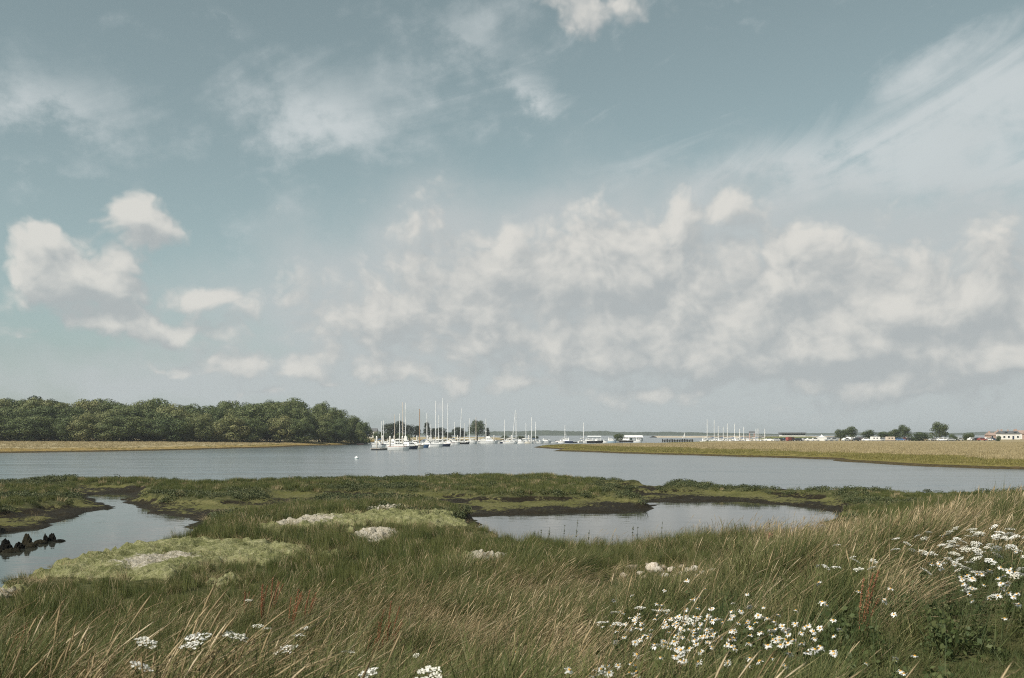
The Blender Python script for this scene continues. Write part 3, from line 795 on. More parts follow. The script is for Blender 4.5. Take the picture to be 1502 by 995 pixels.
# dry stalks: thick drifts where the photograph shows them
d_src = [src('a', seed_stalks(9, .74, .11, (WIND[0] * 1.15, WIND[1]), 200 + i), M['dry']) for i in range(6)] + \
        [src('a', blades(26, .55, .005, .12, (WIND[0], -.05), .3, .9, 4, seed=230 + i), M['dry']) for i in range(3)]
X, Y = field(30000, 3.2, 34)
z, s2, m, cs, mud = land(X, Y)
u = HX + X / Y * FPX; vpy = HY + (EYE - z - .4) / Y * FPX
drift = (.15 + .48 * sstep(7.0, 3.4, Y / 2.2) + .30 * sstep(-.1, .7, fbm(X * .28, Y * .28, 3, 81))) * (.25 + 1.2 * sstep(-.2, .5, fbm(X * 1.1, Y * 1.1, 3, 82)))
for (a, b, ra, rb, am) in ((1330, 790, 200, 45, .95), (1180, 800, 110, 35, .8), (780, 900, 230, 70, .62), (560, 905, 190, 80, .42), (1430, 755, 120, 22, .8), (240, 930, 220, 60, .30), (1285, 870, 30, 22, .9), (720, 960, 220, 40, .4)):
    drift = drift + am * np.exp(-((u - a) / ra) ** 2 - ((vpy - b) / rb) ** 2)
for (a, b, ra, rb, am) in ((1390, 955, 190, 75, 2.2), (1060, 930, 150, 55, .9), (1440, 825, 100, 45, .9), (560, 800, 260, 22, .3), (1010, 805, 140, 22, .35)):
    drift = drift - am * np.exp(-((u - a) / ra) ** 2 - ((vpy - b) / rb) ** 2)
drift = drift * open_front(X, Y)
te = cs + .8 * fbm(X * .5, Y * .5, 2, 71)
k = (rng.random(len(X)) < drift * sstep(15, 8, cs) * sstep(-1.7, -.7, te) * (s2 > 1.1)) & ~in_mats(X, Y, .05)
n = k.sum(); pk = np.where(rng.random(n) < .80, rng.integers(0, 6, n), rng.integers(6, 9, n))
scatter('dry_grass', X[k], Y[k], z[k] - .02, rots(n, .15, 1.9), scl3(.60 + .50 * rng.random(n)), pk, d_src, 'tall straw coloured seeding grass leaning right in the wind', 'grass')
# grass of the lower marsh, nearer part
m_src = [src('a', blades(60, .42, .010, .16, (.14, 0), .34, .4, 4, seed=300 + i), M['marsh']) for i in range(5)] + \
        [src('a', seed_stalks(5, .55, .14, (.25, 0), 320 + i, .07, .006, .002), M['dry']) for i in range(2)]
X, Y = field(26000, 12, 48)
z, s2, m, cs, mud = land(X, Y)
k = (cs > 8 + 2 * rng.random(len(X))) & (s2 > .95) & (m < .35) & ~(in_mats(X, Y, -.02) & (fbm(X * 1.1, Y * 1.1, 3, 94) < .22))
k &= rng.random(len(X)) < .95 - .35 * sstep(.2, .9, fbm(X * .3, Y * .3, 3, 91))
n = k.sum(); hgt = .60 + .40 * sstep(-.5, .8, fbm(X[k] * .22, Y[k] * .22, 3, 93)) + .2 * rng.random(n)
uu = HX + X[k] / Y[k] * FPX
hgt *= (1 + .30 * np.exp(-((uu - 1060) / 170) ** 2) * (Y[k] < 32)) * (.62 + .38 * sstep(1.0, 3.2, s2[k]))
hgt *= np.where(in_mats(X[k], Y[k], 0.0), .5, 1.0) * (.2 + .8 * open_front(X[k], Y[k] + 1.0))
hgt *= np.where(in_mats(X[k], Y[k] + 1.3, 0.0) & ~in_mats(X[k], Y[k], 0.0), .55, 1.0)
pk = np.where(rng.random(n) < .82, rng.integers(0, 5, n), rng.integers(5, 7, n))
scatter('marsh_grass', X[k], Y[k], z[k] - .03, rots(n, .06), scl3(hgt), pk, m_src, 'dense green marsh grass between the bank and the tidal pool', 'grass')
# further marsh up to the river
f_src = [src('a', blades(70, .30, .020, .30, (.10, 0), .4, .3, 3, seed=340 + i), M['marsh']) for i in range(4)] + \
        [src('a', blades(46, .34, .016, .30, (.22, 0), .4, .5, 3, seed=350 + i), M['dry']) for i in range(1)]
p_src = [src('a', join([leaf_cloud(90, (.34, .34, .20), .075, 360 + i, shell=.3)]), M['purslane']) for i in range(3)]
X, Y = field(46000, 38, 98)
z, s2, m, cs, mud = land(X, Y)
ok = (s2 > .85) & (m < .4 + .35 * fbm(X * .9, Y * .9, 2, 95)) & (Y + 0 * X > 0) & (rng.random(len(X)) < .93)
pur = sstep(-.05, .35, fbm(X * .12, Y * .2, 3, 97) + .9 * np.exp(-((s2 - 1.1) / .5) ** 2) - .25)
uu = HX + X / Y * FPX
pur = np.maximum(pur, ((uu > 880) & (uu < 1300) & (Y > 58)) * .75); pur = np.maximum(pur, ((uu < 95) & (Y > 66)) * .9)
k = ok & (rng.random(len(X)) > pur)
n = k.sum(); pk = np.where(rng.random(n) < .90, rng.integers(0, 4, n), 4)
hg = .55 + .35 * rng.random(n) + .25 * sstep(0, .8, fbm(X[k] * .15, Y[k] * .15, 2, 99))
scatter('cord_grass', X[k], Y[k], z[k] - .03, rots(n, .05), scl3(hg * (1 - .35 * (uu[k] > 880))), pk, f_src, 'short green cord grass covering the marsh beside the river', 'grass')
k = ok & (rng.random(len(X)) < pur)
n = k.sum()
scatter('sea_purslane', X[k], Y[k], z[k] + .06, rots(n, .1), scl3(.55 + .55 * rng.random(n)), rng.integers(0, 3, n), p_src, 'low dark sea purslane along the marsh edges', 'ground cover')
# path turf
t_src = [src('a', blades(70, .075, .004, .13, (.1, 0), .8, .6, 3, seed=380 + i), M['turf']) for i in range(4)]
X, Y = field(22000, 2.2, 30, .8)
z, s2, m, cs, mud = land(X, Y)
te = cs + .8 * fbm(X * .5, Y * .5, 2, 71)
k = (te < .6) & (cs > -9) & (X > -4)
n = k.sum()
scatter('path_turf', X[k], Y[k], z[k] - .01, rots(n, .1), scl3(.7 + .9 * rng.random(n) * (.6 + .6 * sstep(-.3, .6, fbm(X[k] * .8, Y[k] * .8, 2, 76)))), rng.integers(0, 4, n), t_src, 'short trodden turf of the path at the lower right', 'grass')
# undergrowth: leafy weeds among the bank grass on the right
w_src = [src('a', join([leaf_cloud(70, (.16, .16, .20), .05, 390 + i, shell=.1), blades(14, .36, .006, .1, (.1, 0), .5, .5, 3, seed=395 + i)]), M['bright_leaf']) for i in range(4)]
X, Y = field(6000, 4, 20)
z, s2, m, cs, mud = land(X, Y)
u = HX + X / Y * FPX; vpy = HY + (EYE - z - .3) / Y * FPX
pw = .04 + .9 * np.exp(-((u - 1080) / 170) ** 2 - ((vpy - 920) / 60) ** 2) + .8 * np.exp(-((u - 1420) / 150) ** 2 - ((vpy - 850) / 60) ** 2) + .5 * np.exp(-((u - 1260) / 90) ** 2 - ((vpy - 905) / 50) ** 2)
k = (rng.random(len(X)) < pw) & (cs > -2.0) & (cs < 9) & (open_front(X, Y) > .5)
n = k.sum()
scatter('leafy_weeds', X[k], Y[k], z[k] + .10, rots(n, .15), scl3(.75 + .5 * rng.random(n)), rng.integers(0, 4, n), w_src, 'leafy green weeds tangled under the white flowers', 'weeds')
# straw litter among the stones and below the algae
l_src = [src('a', blades(40, .28, .006, .20, (.3, 0), 2.2, .3, 3, seed=400 + i), M['dry']) for i in range(3)]
X, Y = field(9000, 14, 44)
z, s2, m, cs, mud = land(X, Y)
near = np.min([np.abs(sdist(P, X, Y)) for P in MAT_PLAN], 0)
k = (((near < .30) & (rng.random(len(X)) < .35)) | ((sdist(STONE_ROW, X, Y) < .1) & (rng.random(len(X)) < .8)) | ((fbm(X * .7, Y * .7, 3, 98) > .55) & (rng.random(len(X)) < .35)) | (rng.random(len(X)) < .02)) & (s2 > .8)
n = k.sum()
scatter('straw_litter', X[k], Y[k], z[k] + .03, rots(n, .2), scl3(.55 + .6 * rng.random(n)), rng.integers(0, 3, n), l_src, 'bleached straw litter washed up on the marsh', 'straw')
# reeds of the far banks
r_src = [src('a', blades(26, .55, .09, .9, (.12, 0), .5, .3, 2, seed=420 + i), M['reed']) for i in range(3)]
y_src = [src('a', blades(26, .35, .09, .9, (.1, 0), .5, .3, 2, seed=430 + i), M['saltgreen']) for i in range(3)]
def far_cover(P, prof, n, y0, y1, x0, x1, edge, seed, nm, lab, tall):
    Y = (y0 ** 2 + rng.random(n) * (y1 ** 2 - y0 ** 2)) ** .5; X = (x0 + rng.random(n) * (x1 - x0)) * Y
    s = -sdist(P, X, Y) + 3.0 * fbm(X * .03, Y * .03, 4, seed)
    z = prof(s)
    k = s > 2.4; X, Y, z, s = X[k], Y[k], z[k], s[k]; n = len(X)
    e = np.clip(s / edge, 0, 1.4) + .35 * fbm(X * .02, Y * .05, 3, seed + 9)
    gr = e < .55 + .15 * rng.random(n)
    pk = np.where(gr, rng.integers(3, 6, n), rng.integers(0, 3, n))
    q = [bpy.data.objects.new('c', o.data) for o in r_src + y_src]
    scatter(nm, X, Y, z - .03, rots(n, .05), scl3(tall * (.55 + .6 * rng.random(n))), pk, q, lab, 'reeds')
far_cover(RBANK, rprof, 52000, 100, 330, 0.0, .62, 30, 31, 'reed_marsh', 'low tan reeds and green salt grass covering the far right marsh', .75)
far_cover(LBANK, lprof, 14000, 200, 380, -.62, -.12, 8, 37, 'shore_reeds', 'dry pale reeds along the far left shore below the wood', .6)

# ------------------------------------------------------------------ trees
def crown_mesh(name, H, Rx, z0, nclump, nleaf, size, seed, mat, dome=1.0):
    """lumpy crown: clumps of leaves over a dome, with gaps between them"""
    r = np.random.default_rng(seed); parts = []
    for i in range(nclump):
        ph = r.random() * 2 * np.pi; t = r.random() ** .8
        zc = z0 + (H - z0) * (.08 + .84 * t)
        prof = math.sin(math.pi * min(.98, .20 + .70 * t)) ** .7 if dome > 0 else 1 - t * .85
        rr = Rx * prof * (.62 + .38 * r.random())
        cr = Rx * (.26 + .20 * r.random())
        v, f, a = leaf_cloud(nleaf, (cr, cr, cr * .78), size, seed * 97 + i, shell=.74, jit=.24)
        v = v + np.array([rr * math.cos(ph) * .85, rr * math.sin(ph) * .85, zc])
        parts.append((v, f, np.clip(a * .45 + .55 * r.random(), 0, 1)))
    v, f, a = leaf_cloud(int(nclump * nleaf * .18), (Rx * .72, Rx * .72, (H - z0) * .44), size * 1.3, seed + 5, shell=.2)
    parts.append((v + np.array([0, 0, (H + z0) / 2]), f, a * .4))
    v, f, a = join(parts)
    return npmesh(name, v, f, mat, False, {'tint': a})
def trunk_mesh(H, r0, spread, seed):
    r = random.Random(seed); b = MB()
    b.tube([(0, 0, -.4), (.05, .02, H * .25), (.1, -.05, H * .6), (.0, .0, H * .85)], [r0, r0 * .8, r0 * .5, r0 * .15], 7)
    for i in range(6):
        a = i * 1.05 + r.random(); h = H * (.2 + .09 * i); L = spread * (.5 + .4 * r.random())
        b.tube([(.05, 0, h), (math.cos(a) * L * .5, math.sin(a) * L * .5, h + H * .10), (math.cos(a) * L, math.sin(a) * L, h + H * .22)], [r0 * .45, r0 * .3, r0 * .08], 5)
    return b.mesh('trunk', M['bark'], True)
KIND = {}
def tree_kind(key, H, Rx, z0, ncl, nl, size, seeds, mat, dome=1.0):
    KIND[key] = [(crown_mesh('crown', H, Rx, z0, ncl, nl, size, s, mat, dome), trunk_mesh(H, H * .03, Rx * .7, s)) for s in seeds]
tree_kind('oak', 10.0, 5.4, .6, 36, 250, .38, (1, 2, 3, 4, 5, 6), M['oak'])
tree_kind('dark', 10.0, 3.6, 1.0, 34, 90, .42, (11, 12, 13), M['dark_leaf'])
tree_kind('conifer', 10.0, 2.4, .8, 34, 80, .40, (15, 16), M['dark_leaf'], -1)
tree_kind('broad', 10.0, 4.6, 1.2, 40, 95, .42, (21, 22, 23, 24), M['bright_leaf'])
tree_kind('bush', 4.0, 3.6, .0, 30, 80, .34, (31, 32, 33), M['bright_leaf'])
def tree(name, key, i, x, y, z, H, wide, label, group=None, cat='tree'):
    cm, tm = KIND[key][i % len(KIND[key])]
    h0 = 4.0 if key == 'bush' else 10.0
    t = empty(name, (x, y, z), random.random() * 6.28)
    s = H / h0; t.scale = (s * wide, s * wide, s)
    link_obj('crown', cm, None, t); link_obj('trunk', tm, None, t)
    return tag(t, label, cat, group)
def top_y(px): return float(np.interp(px, [-200, 0, 100, 200, 270, 300, 345, 380, 420, 450, 470, 490, 505, 520, 535, 550], [590, 589, 591, 592, 594, 595, 592, 592, 588, 591, 597, 602, 607, 614, 621, 632]))
fr = 0
for row, (dd, n, hf) in enumerate(((0, 20, .62), (9, 20, .84), (19, 20, .98), (32, 19, 1.0))):
    for i in range(n):
        px = -75 + (i + .5 + (random.random() - .5) * .5 + .35 * (row % 2)) * (612 + 6 * (row == 0)) / n
        if px > 543 - 6 * row: px = 543 - 6 * row - random.random() * 8
        d = float(np.interp(px, [-80, 0, 250, 450, 545], [300, 300, 318, 352, 392])) + dd + random.random() * 4
        x, y = D(px, d); z = float(bank_z(LBANK, lprof, x, y)) - .2
        ty = top_y(px) + random.gauss(0, 2.8)
        H = ((EYE + (HY - ty) * d / FPX) - z) * hf * (1 + random.gauss(0, .03))
        if row == 0:
            fr += 1; lab = '%s oak from the left in the front row of the wood on the far shore' % ordinal(fr); grp = 'oaks along the front of the wood'
        else: lab = 'oak crown packed in the wood behind the front row on the far left shore'; grp = 'oaks inside the wood'
        tree('oak_tree', 'oak', random.randrange(6), x, y, z, H, (.80 + .45 * random.random()) * 11.5 / max(H, 7) * float(np.interp(px, [450, 545], [1, .42])), lab, grp)
x, y = D(45, 372); tree('cedar_tree', 'dark', 0, x, y, 2.2, EYE + 57 * 372 / FPX - 2.2, 1.35, 'dark cedar rising above the left end of the wood')
x, y = D(12, 380); tree('cedar_tree', 'dark', 1, x, y, 2.2, EYE + 53 * 380 / FPX - 2.2, .55, 'thin dark tree poking above the wood at the left frame edge')
x, y = D(80, 376); tree('cedar_tree', 'dark', 2, x, y, 2.2, EYE + 50.5 * 376 / FPX - 2.2, 1.0, 'low dark crown just right of the cedar above the wood')
# trees behind the moorings
for key, px, ty, d, wpx, lab in (
        ('dark', 572, 621, 560, 30, 'dark tree behind the moorings next to the right end of the wood'),
        ('dark', 586, 617, 580, 22, 'ragged dark pine behind the tan masted boats'),
        ('dark', 601, 623, 580, 20, 'dark tree behind the tall covered cruiser'),
        ('conifer', 612, 624, 585, 16, 'narrow dark conifer left of the wooden mast'),
        ('conifer', 626, 619, 590, 15, 'tallest dark conifer behind the moorings'),
        ('dark', 634, 628, 600, 16, 'low dark tree right of the tallest conifer'),
        ('dark', 646, 627, 600, 20, 'round dark tree behind the tallest mast'),
        ('dark', 657, 634, 610, 16, 'small dark tree between two round dark trees'),
        ('dark', 672, 626, 610, 28, 'wide dark tree behind the leaning mast'),
        ('broad', 700, 617, 600, 27, 'large round green tree at the right end of the moorings'),
        ('conifer', 715, 627, 610, 10, 'small dark fir beside the large round green tree')):
    x, y = D(px, d); z = .8; H = EYE + (HY - ty) * d / FPX - z
    kw = {'dark': 7.6, 'conifer': 5.0, 'broad': 9.4}[key]
    tree('tree', key, px, x, y, z, H, wpx * d / FPX / (kw * H / 10.0), lab, 'trees behind the moorings')
for px, ty, d, wpx, lab in ((560, 634, 545, 34, 'yellow green scrub on the bank left of the moorings'), (590, 636, 560, 36, 'scrub on the bank under the dark trees'), (741, 639.5, 640, 14, 'small dark bush on the bank right of the round tree'), (762, 640, 650, 20, 'low bush on the shore behind the white yachts'),
                        (784, 640, 650, 16, 'low bush behind the two slim masts'), (907, 637.5, 500, 20, 'domed bush beside the dark boat shed')):
    x, y = D(px, d); H = EYE + (HY - ty) * d / FPX - .6
    tree('bush', 'bush', px, x, y, .6, H, wpx * d / FPX / (7.2 * H / 4), lab, 'bushes on the far shore', 'bush')
# trees among the parked cars
for key, px, ty, d, wpx, lab in (
        ('broad', 1233, 630, 470, 20, 'left half of the twin crowned tree beside the white marquee'), ('broad', 1248, 626, 472, 22, 'taller right hand crown of the twin trees beside the white marquee'),
        ('broad', 1274, 631, 476, 22, 'small pointed tree between the twin trees and the long clump'), ('broad', 1297, 633.5, 478, 24, 'low rounded tree at the left of the long clump'),
        ('broad', 1312, 630, 478, 20, 'middle tree of the long clump above the cars'), ('broad', 1326, 624, 476, 22, 'tallest tree of the long clump above the cars'),
        ('broad', 1378, 620, 462, 29, 'tallest rounded tree standing alone above the parked cars')):
    x, y = D(px, d); z = .8; H = EYE + (HY - ty) * d / FPX - z
    tree('broadleaf_tree', key, px, x, y, z, H, wpx * d / FPX / (9.4 * H / 10.0), lab, 'trees by the car park')
for px, ty, d, wpx, lab in ((1352, 635, 440, 32, 'big rounded bush left of the lone tree'), (1398, 638, 450, 14, 'small bush at the foot of the lone tree'), (1417, 637, 470, 12, 'small clipped bush right of the lone tree'), (1423, 636, 480, 14, 'second clipped bush right of the lone tree'),
                        (1465, 640, 425, 9, 'dark hedge bush in front of the white house')):
    x, y = D(px, d); H = EYE + (HY - ty) * d / FPX - .8
    tree('bush', 'bush', px, x, y, .8, H, wpx * d / FPX / (7.2 * H / 4), lab, 'bushes by the car park', 'bush')

# ------------------------------------------------------------------ boats
def hull_mb(L, B, H, bow=1.0, flare=.08, stern=.78, zlo=-.25, z_from=None):
    """lofted hull, bow at +x; returns mesh builder and the sheer outline"""
    st = [0, .12, .3, .5, .68, .82, .92, 1.0]; rings = []; deck = []
    for t in st:
        b = B / 2 * (stern + (1 - stern) * math.sin(min(1, t / .5) * math.pi / 2)) if t < .5 else B / 2 * max(.02, (1 - ((t - .5) / .5) ** 2.3))
        zs = H * (.92 + .30 * bow * max(0, t - .35) ** 1.5 + .05 * (1 - t) ** 2)
        x = -L / 2 + L * t; rk = L * .07 * max(0, (t - .6) / .4)
        pr = [(0, zlo), (b * .55, zlo + .02), (b * .86, .05), (b * (1 - flare * .3), zs * .55), (b, zs)]
        rings.append([(x - rk * (1 - z / zs) * 1.0 if z < zs else x, y, z) for y, z in pr] + [(x - rk * (1 - z / zs) if z < zs else x, -y, z) for y, z in reversed(pr[1:])])
        deck.append((x, b, zs))
    m = MB(); n = len(rings[0]); v = [p for r in rings for p in r]; f = []
    for i in range(len(st) - 1):
        for k in range(n - 1):
            f.append((i * n + k, i * n + k + 1, (i + 1) * n + k + 1, (i + 1) * n + k))
        f.append((i * n + n - 1, i * n, (i + 1) * n, (i + 1) * n + n - 1))
    f.append(tuple(range(n)))
    # the open run between the two sheer lines is closed by the deck part
    f = [q for q in f if not (len(q) == 4 and {q[0] % n, q[1] % n} == {4, 5})]
    m.add(v, f)
    return m, deck
def deck_mb(deck, sink=.03):
    m = MB(); v = []; f = []
    for x, b, z in deck: v += [(x, b * .98, z - sink), (x, -b * .98, z - sink)]
    for i in range(len(deck) - 1): f.append((2 * i, 2 * i + 1, 2 * i + 3, 2 * i + 2))
    return m.add(v, f)
def stripe_mb(deck, B, th=.07):
    m = MB()
    for s in (1, -1):
        v = []; f = []
        for x, b, z in deck: v += [(x, s * (b + .015), z - .06), (x, s * (b + .02), z + .03), (x, s * (b - .05), z + .03)]
        for i in range(len(deck) - 1):
            f += [(3 * i, 3 * i + 3, 3 * i + 4, 3 * i + 1), (3 * i + 1, 3 * i + 4, 3 * i + 5, 3 * i + 2)]
        m.add(v, f)
    return m
def boat_hull(t, L, B, H, mat, stripe, deckm='white', bow=1.0):
    hm, dk = hull_mb(L, B, H, bow)
    h = hm.build('hull', M[mat], t)
    stripe_mb(dk, B).build('rubbing_strake', M[stripe], h)



    deck_mb(dk).build('deck', M[deckm], t)
    return dk
def windows(parent, x0, x1, y, z0, z1, n, mat='glass'):
    w = (x1 - x0) / n
    for i in range(n):
        for s in (1, -1):
            m = MB(); m.box(x0 + w * i + w * .10, x0 + w * (i + 1) - w * .10, s * y - .02, s * y + .02, z0, z1)
            m.build('window', M[mat], parent)
def sailboat(px, wl, lpx, top, hull, yaw, label, mast='alu', cover='canvas', lean=0.0, stripe='navy', d=None, cat='sailing boat', group='sailing boats at the moorings', mizzen=False):
    d = d or EYE * FPX / (wl - HY); x, y = D(px, d)
    L = lpx * d / FPX / max(.45, abs(math.cos(yaw))); L = min(max(L, 5.0), 15.0); B = L * .30; H = .55 + L * .05
    hm = (wl - top) * d / FPX
    t = empty('sailing_boat', (x, y, 0), yaw)
    boat_hull(t, L, B, H, hull, stripe)
    c = MB(); c.box(-L * .16, L * .20, -B * .27, B * .27, H - .05, H + .48, .10, .35); cb = c.build('cabin', M['white'], t)
    windows(cb, -L * .10, L * .12, B * .27 - .05, H + .12, H + .34, 3)
    k = MB(); k.box(-L * .40, -L * .18, -B * .24, B * .24, H - .03, H + .24, .04); k.build('cockpit_coaming', M['cream'], t)
    r = .13 if d < 420 else .15; tl = math.tan(lean)
    mm_ = MB(); mm_.tube([(L * .06, 0, H - .1), (L * .06 + tl * hm * .5, 0, hm * .5), (L * .06 + tl * hm, 0, hm)], [r, r * .95, r * .7], 8)
    mo = mm_.build('mast', M[mast], t)
    for f_ in (.48, .74):
        s = MB(); s.tube([(L * .06 + tl * hm * f_, -B * .30, hm * f_), (L * .06 + tl * hm * f_, B * .30, hm * f_)], r * .4, 5); s.build('spreader', M[mast], mo)
    rg = MB()
    for e in ((L * .48, 0, H + .15), (-L * .49, 0, H), (L * .04, B * .46, H), (L * .04, -B * .46, H)):
        rg.tube([e, (L * .06 + tl * hm * .96, 0, hm * .96)], .012, 3)
    rg.build('rigging', M['grey'], t)
    bo = MB(); bo.tube([(L * .05, 0, H + 1.15), (-L * .32, 0, H + 1.10)], .06, 6); b_ = bo.build('boom', M[mast], t)
    cv = MB(); cv.tube([(L * .05, 0, H + 1.45), (-L * .02, 0, H + 1.36), (-L * .20, 0, H + 1.26), (-L * .33, 0, H + 1.18)], [.10, .19, .15, .07], 8); cv.build('sail_cover', M[cover], b_, True)
    pr = MB(); pr.tube([(L * .36, B * .26, H + .1), (L * .40, B * .22, H + .72), (L * .50, 0, H + .85), (L * .40, -B * .22, H + .72), (L * .36, -B * .26, H + .1)], .025, 5); pr.build('pulpit', M['alu'], t)
    if mizzen:
        z2 = MB(); z2.tube([(-L * .34, 0, H - .1), (-L * .345, 0, hm * .72)], [r * .8, r * .5], 7); z2.build('mizzen_mast', M[mast], t)
    return tag(t, label, cat, group)
def motorboat(px, wl, lpx, hull, yaw, label, style='cabin', stripe='navy', d=None, tall=1.0, group='motor boats at the moorings'):
    d = d or EYE * FPX / (wl - HY); x, y = D(px, d)
    L = lpx * d / FPX / max(.5, abs(math.cos(yaw))); L = min(max(L, 4.2), 15.0); B = L * .34; H = .65 + L * .055
    t = empty('motor_boat', (x, y, 0), yaw)
    boat_hull(t, L, B, H, hull, stripe, bow=1.3)
    if style == 'open':
        c = MB(); c.box(-L * .02, L * .10, -B * .16, B * .16, H - .05, H + .55, .06, .12); c.build('console', M['white'], t)
        w_ = MB(); w_.box(L * .085, L * .10, -B * .16, B * .16, H + .56, H + .85); w_.build('windscreen', M['glass'], t)
        o = MB(); o.box(-L * .52, -L * .47, -.16, .16, .1, H + .45, .03); o.build('outboard_motor', M['black'], t)
        s = MB(); s.box(-L * .30, -L * .20, -B * .34, B * .34, H - .12, H + .12); s.build('seat', M['cream'], t)
    else:
        h1 = .95 * tall
        c = MB(); c.box(-L * .22, L * .24, -B * .36, B * .36, H - .05, H + h1, .12, .6 * tall); cb = c.build('cabin', M['white'], t)
        windows(cb, -L * .17, L * .13, B * .36 - .09, H + h1 * .45, H + h1 * .82, 3)
        ws = MB(); ws.add([(L * .24 - .20, -B * .26, H + h1 * .35), (L * .24 - .20, B * .26, H + h1 * .35), (L * .24 - .50 * tall, B * .25, H + h1 * .85), (L * .24 - .50 * tall, -B * .25, H + h1 * .85),
                          (L * .24 - .10, -B * .26, H + h1 * .35), (L * .24 - .10, B * .26, H + h1 * .35), (L * .24 - .40 * tall, B * .25, H + h1 * .85), (L * .24 - .40 * tall, -B * .25, H + h1 * .85)],
                         [(0, 1, 2, 3), (4, 5, 6, 7), (0, 1, 5, 4), (2, 3, 7, 6), (1, 2, 6, 5), (0, 3, 7, 4)]); ws.build('windscreen', M['glass'], cb)
        if style in ('fly', 'cover'):
            f_ = MB(); f_.box(-L * .18, L * .06, -B * .32, B * .32, H + h1 + .02, H + h1 + (.75 if style == 'fly' else 1.3), .10, .25); f_.build('flybridge' if style == 'fly' else 'canvas_cover', M['white' if style == 'fly' else 'canvas'], t)
            f2 = MB(); f2.box(-L * .47, -L * .22, -B * .36, B * .36, H - .03, H + h1 * .7, .10); f2.build('aft_cover', M['canvas'], t)
        a = MB(); a.tube([(-L * .16, -B * .30, H + h1 - .1), (-L * .20, -B * .26, H + h1 + .55), (-L * .20, B * .26, H + h1 + .55), (-L * .16, B * .30, H + h1 - .1)], .05, 5); a.build('radar_arch', M['white'], t)
        if style == 'wheel':
            a = MB(); a.tube([(-L * .02, 0, H + h1 - .1), (-L * .03, 0, H + h1 + 2.2)], [.05, .03], 6); a.build('signal_mast', M['alu'], t)
    r_ = MB(); r_.tube([(L * .10, B * .46, H + .05), (L * .14, B * .44, H + .55), (L * .36, B * .30, H + .70), (L * .49, 0, H + .85), (L * .36, -B * .30, H + .70), (L * .14, -B * .44, H + .55), (L * .10, -B * .46, H + .05)], .022, 4); r_.build('bow_rail', M['alu'], t)
    return tag(t, label, 'motor boat', group)
def dinghy(px, wl, lpx, hull, yaw, label, d=None):
    d = d or EYE * FPX / (wl - HY); x, y = D(px, d)
    L = min(max(lpx * d / FPX, 2.8), 6.0); B = L * .40; H = .48
    t = empty('dinghy', (x, y, 0), yaw)
    hm, dk = hull_mb(L, B, H, .8); h = hm.build('hull', M[hull], t); stripe_mb(dk, B).build('rubbing_strake', M['grey'], h)
    deck_mb(dk, .22).build('floor', M['palegrey'], t)
    for q in (-.22, .12):
        m = MB(); m.box(L * q, L * q + .22, -B * .40, B * .40, H - .16, H - .10); m.build('thwart', M['wood'], t)
    return tag(t, label, 'dinghy', 'dinghies at the moorings')

P_ = math.pi
motorboat(585, 660.5, 32, 'white', P_ * .06, 'nearest long white cabin cruiser on the outer pontoon', stripe='pink')
motorboat(603, 659, 14, 'navy', P_ * .16, 'navy blue motor boat at the end of the outer pontoon', stripe='cream')
motorboat(597, 656.3, 22, 'white', -.2, 'tall white cruiser under a high canvas cover', 'cover', tall=1.25)
motorboat(567, 655.6, 15, 'white', .15, 'white motor boat with dark windows at the left end of the pontoon', tall=.9)
motorboat(578, 656.4, 16, 'white', -.1, 'white flybridge boat second from the left end of the pontoon', 'fly')
motorboat(553, 652.6, 14, 'white', .1, 'white cabin boat left of the slim grey pile', 'cabin')
sailboat(558.5, 653, 15, 618, 'white', .3, 'leftmost sailing boat with a slim short mast', cover='bluecanvas')
sailboat(561.5, 652.6, 15, 617, 'cream', .2, 'cream sailing boat beside the leftmost sailing boat', cover='canvas')
sailboat(589, 655, 30, 590, 'cream', .12, 'cream hulled ketch with a tall tan mast', mast='beige', mizzen=True)
sailboat(593.5, 653.6, 22, 591, 'white', -.3, 'white yacht with a tall pale mast just right of the tan masted ketch')
sailboat(585, 653, 18, 607, 'white', .2, 'white sailing boat with a shorter mast left of the tan masted ketch')
sailboat(614, 657, 20, 600, 'wood', .15, 'wooden sailing boat with a brown varnished mast', mast='wood', cover='canvas', stripe='cream')
motorboat(619, 657, 11, 'blue', .1, 'small blue hulled boat beside the wooden sailing boat', 'open', stripe='white')
sailboat(625, 655, 20, 606, 'palegrey', -.2, 'pale grey sailing boat right of the wooden one', cover='bluecanvas')
sailboat(631, 654.2, 18, 622, 'cream', .5, 'short masted cream sloop between the grey sailing boat and the tall masts', stripe='wood')
sailboat(637.8, 655, 24, 588, 'white', .2, 'white yacht with the second tallest mast in the left cluster')
sailboat(642, 654, 20, 609, 'white', -.4, 'white sailing boat with a stubby mast beside the tallest mast')
sailboat(648, 655, 27, 584, 'navy', .12, 'large navy hulled yacht carrying the tallest mast', stripe='white')
sailboat(655.8, 652.6, 19, 592, 'white', .3, 'white yacht right of the tallest mast')
motorboat(667, 652.4, 14, 'white', .05, 'white motor boat with a dark waterline right of the tall masts', stripe='black')
sailboat(666, 651, 15, 619, 'white', .6, 'low masted sailing boat behind the white motor boat', cover='bluecanvas')
sailboat(673.5, 651.5, 17, 599, 'white', .25, 'white yacht whose tall mast leans to the right', lean=.05)
sailboat(680, 651.6, 11, 621, 'black', .1, 'black hulled sloop right of the leaning mast', stripe='white')
sailboat(687.6, 651, 18, 614, 'white', -.2, 'white sloop moored just left of the large round tree')
sailboat(697, 651, 20, 612, 'white', .15, 'white sloop in front of the large round tree', mast='beige')
sailboat(712, 650.8, 14, 614, 'white', .7, 'white sloop with a slim mast at the right edge of the round tree')
motorboat(718, 651, 27, 'white', .03, 'large white two deck motor yacht right of the round tree', 'fly', tall=1.35)
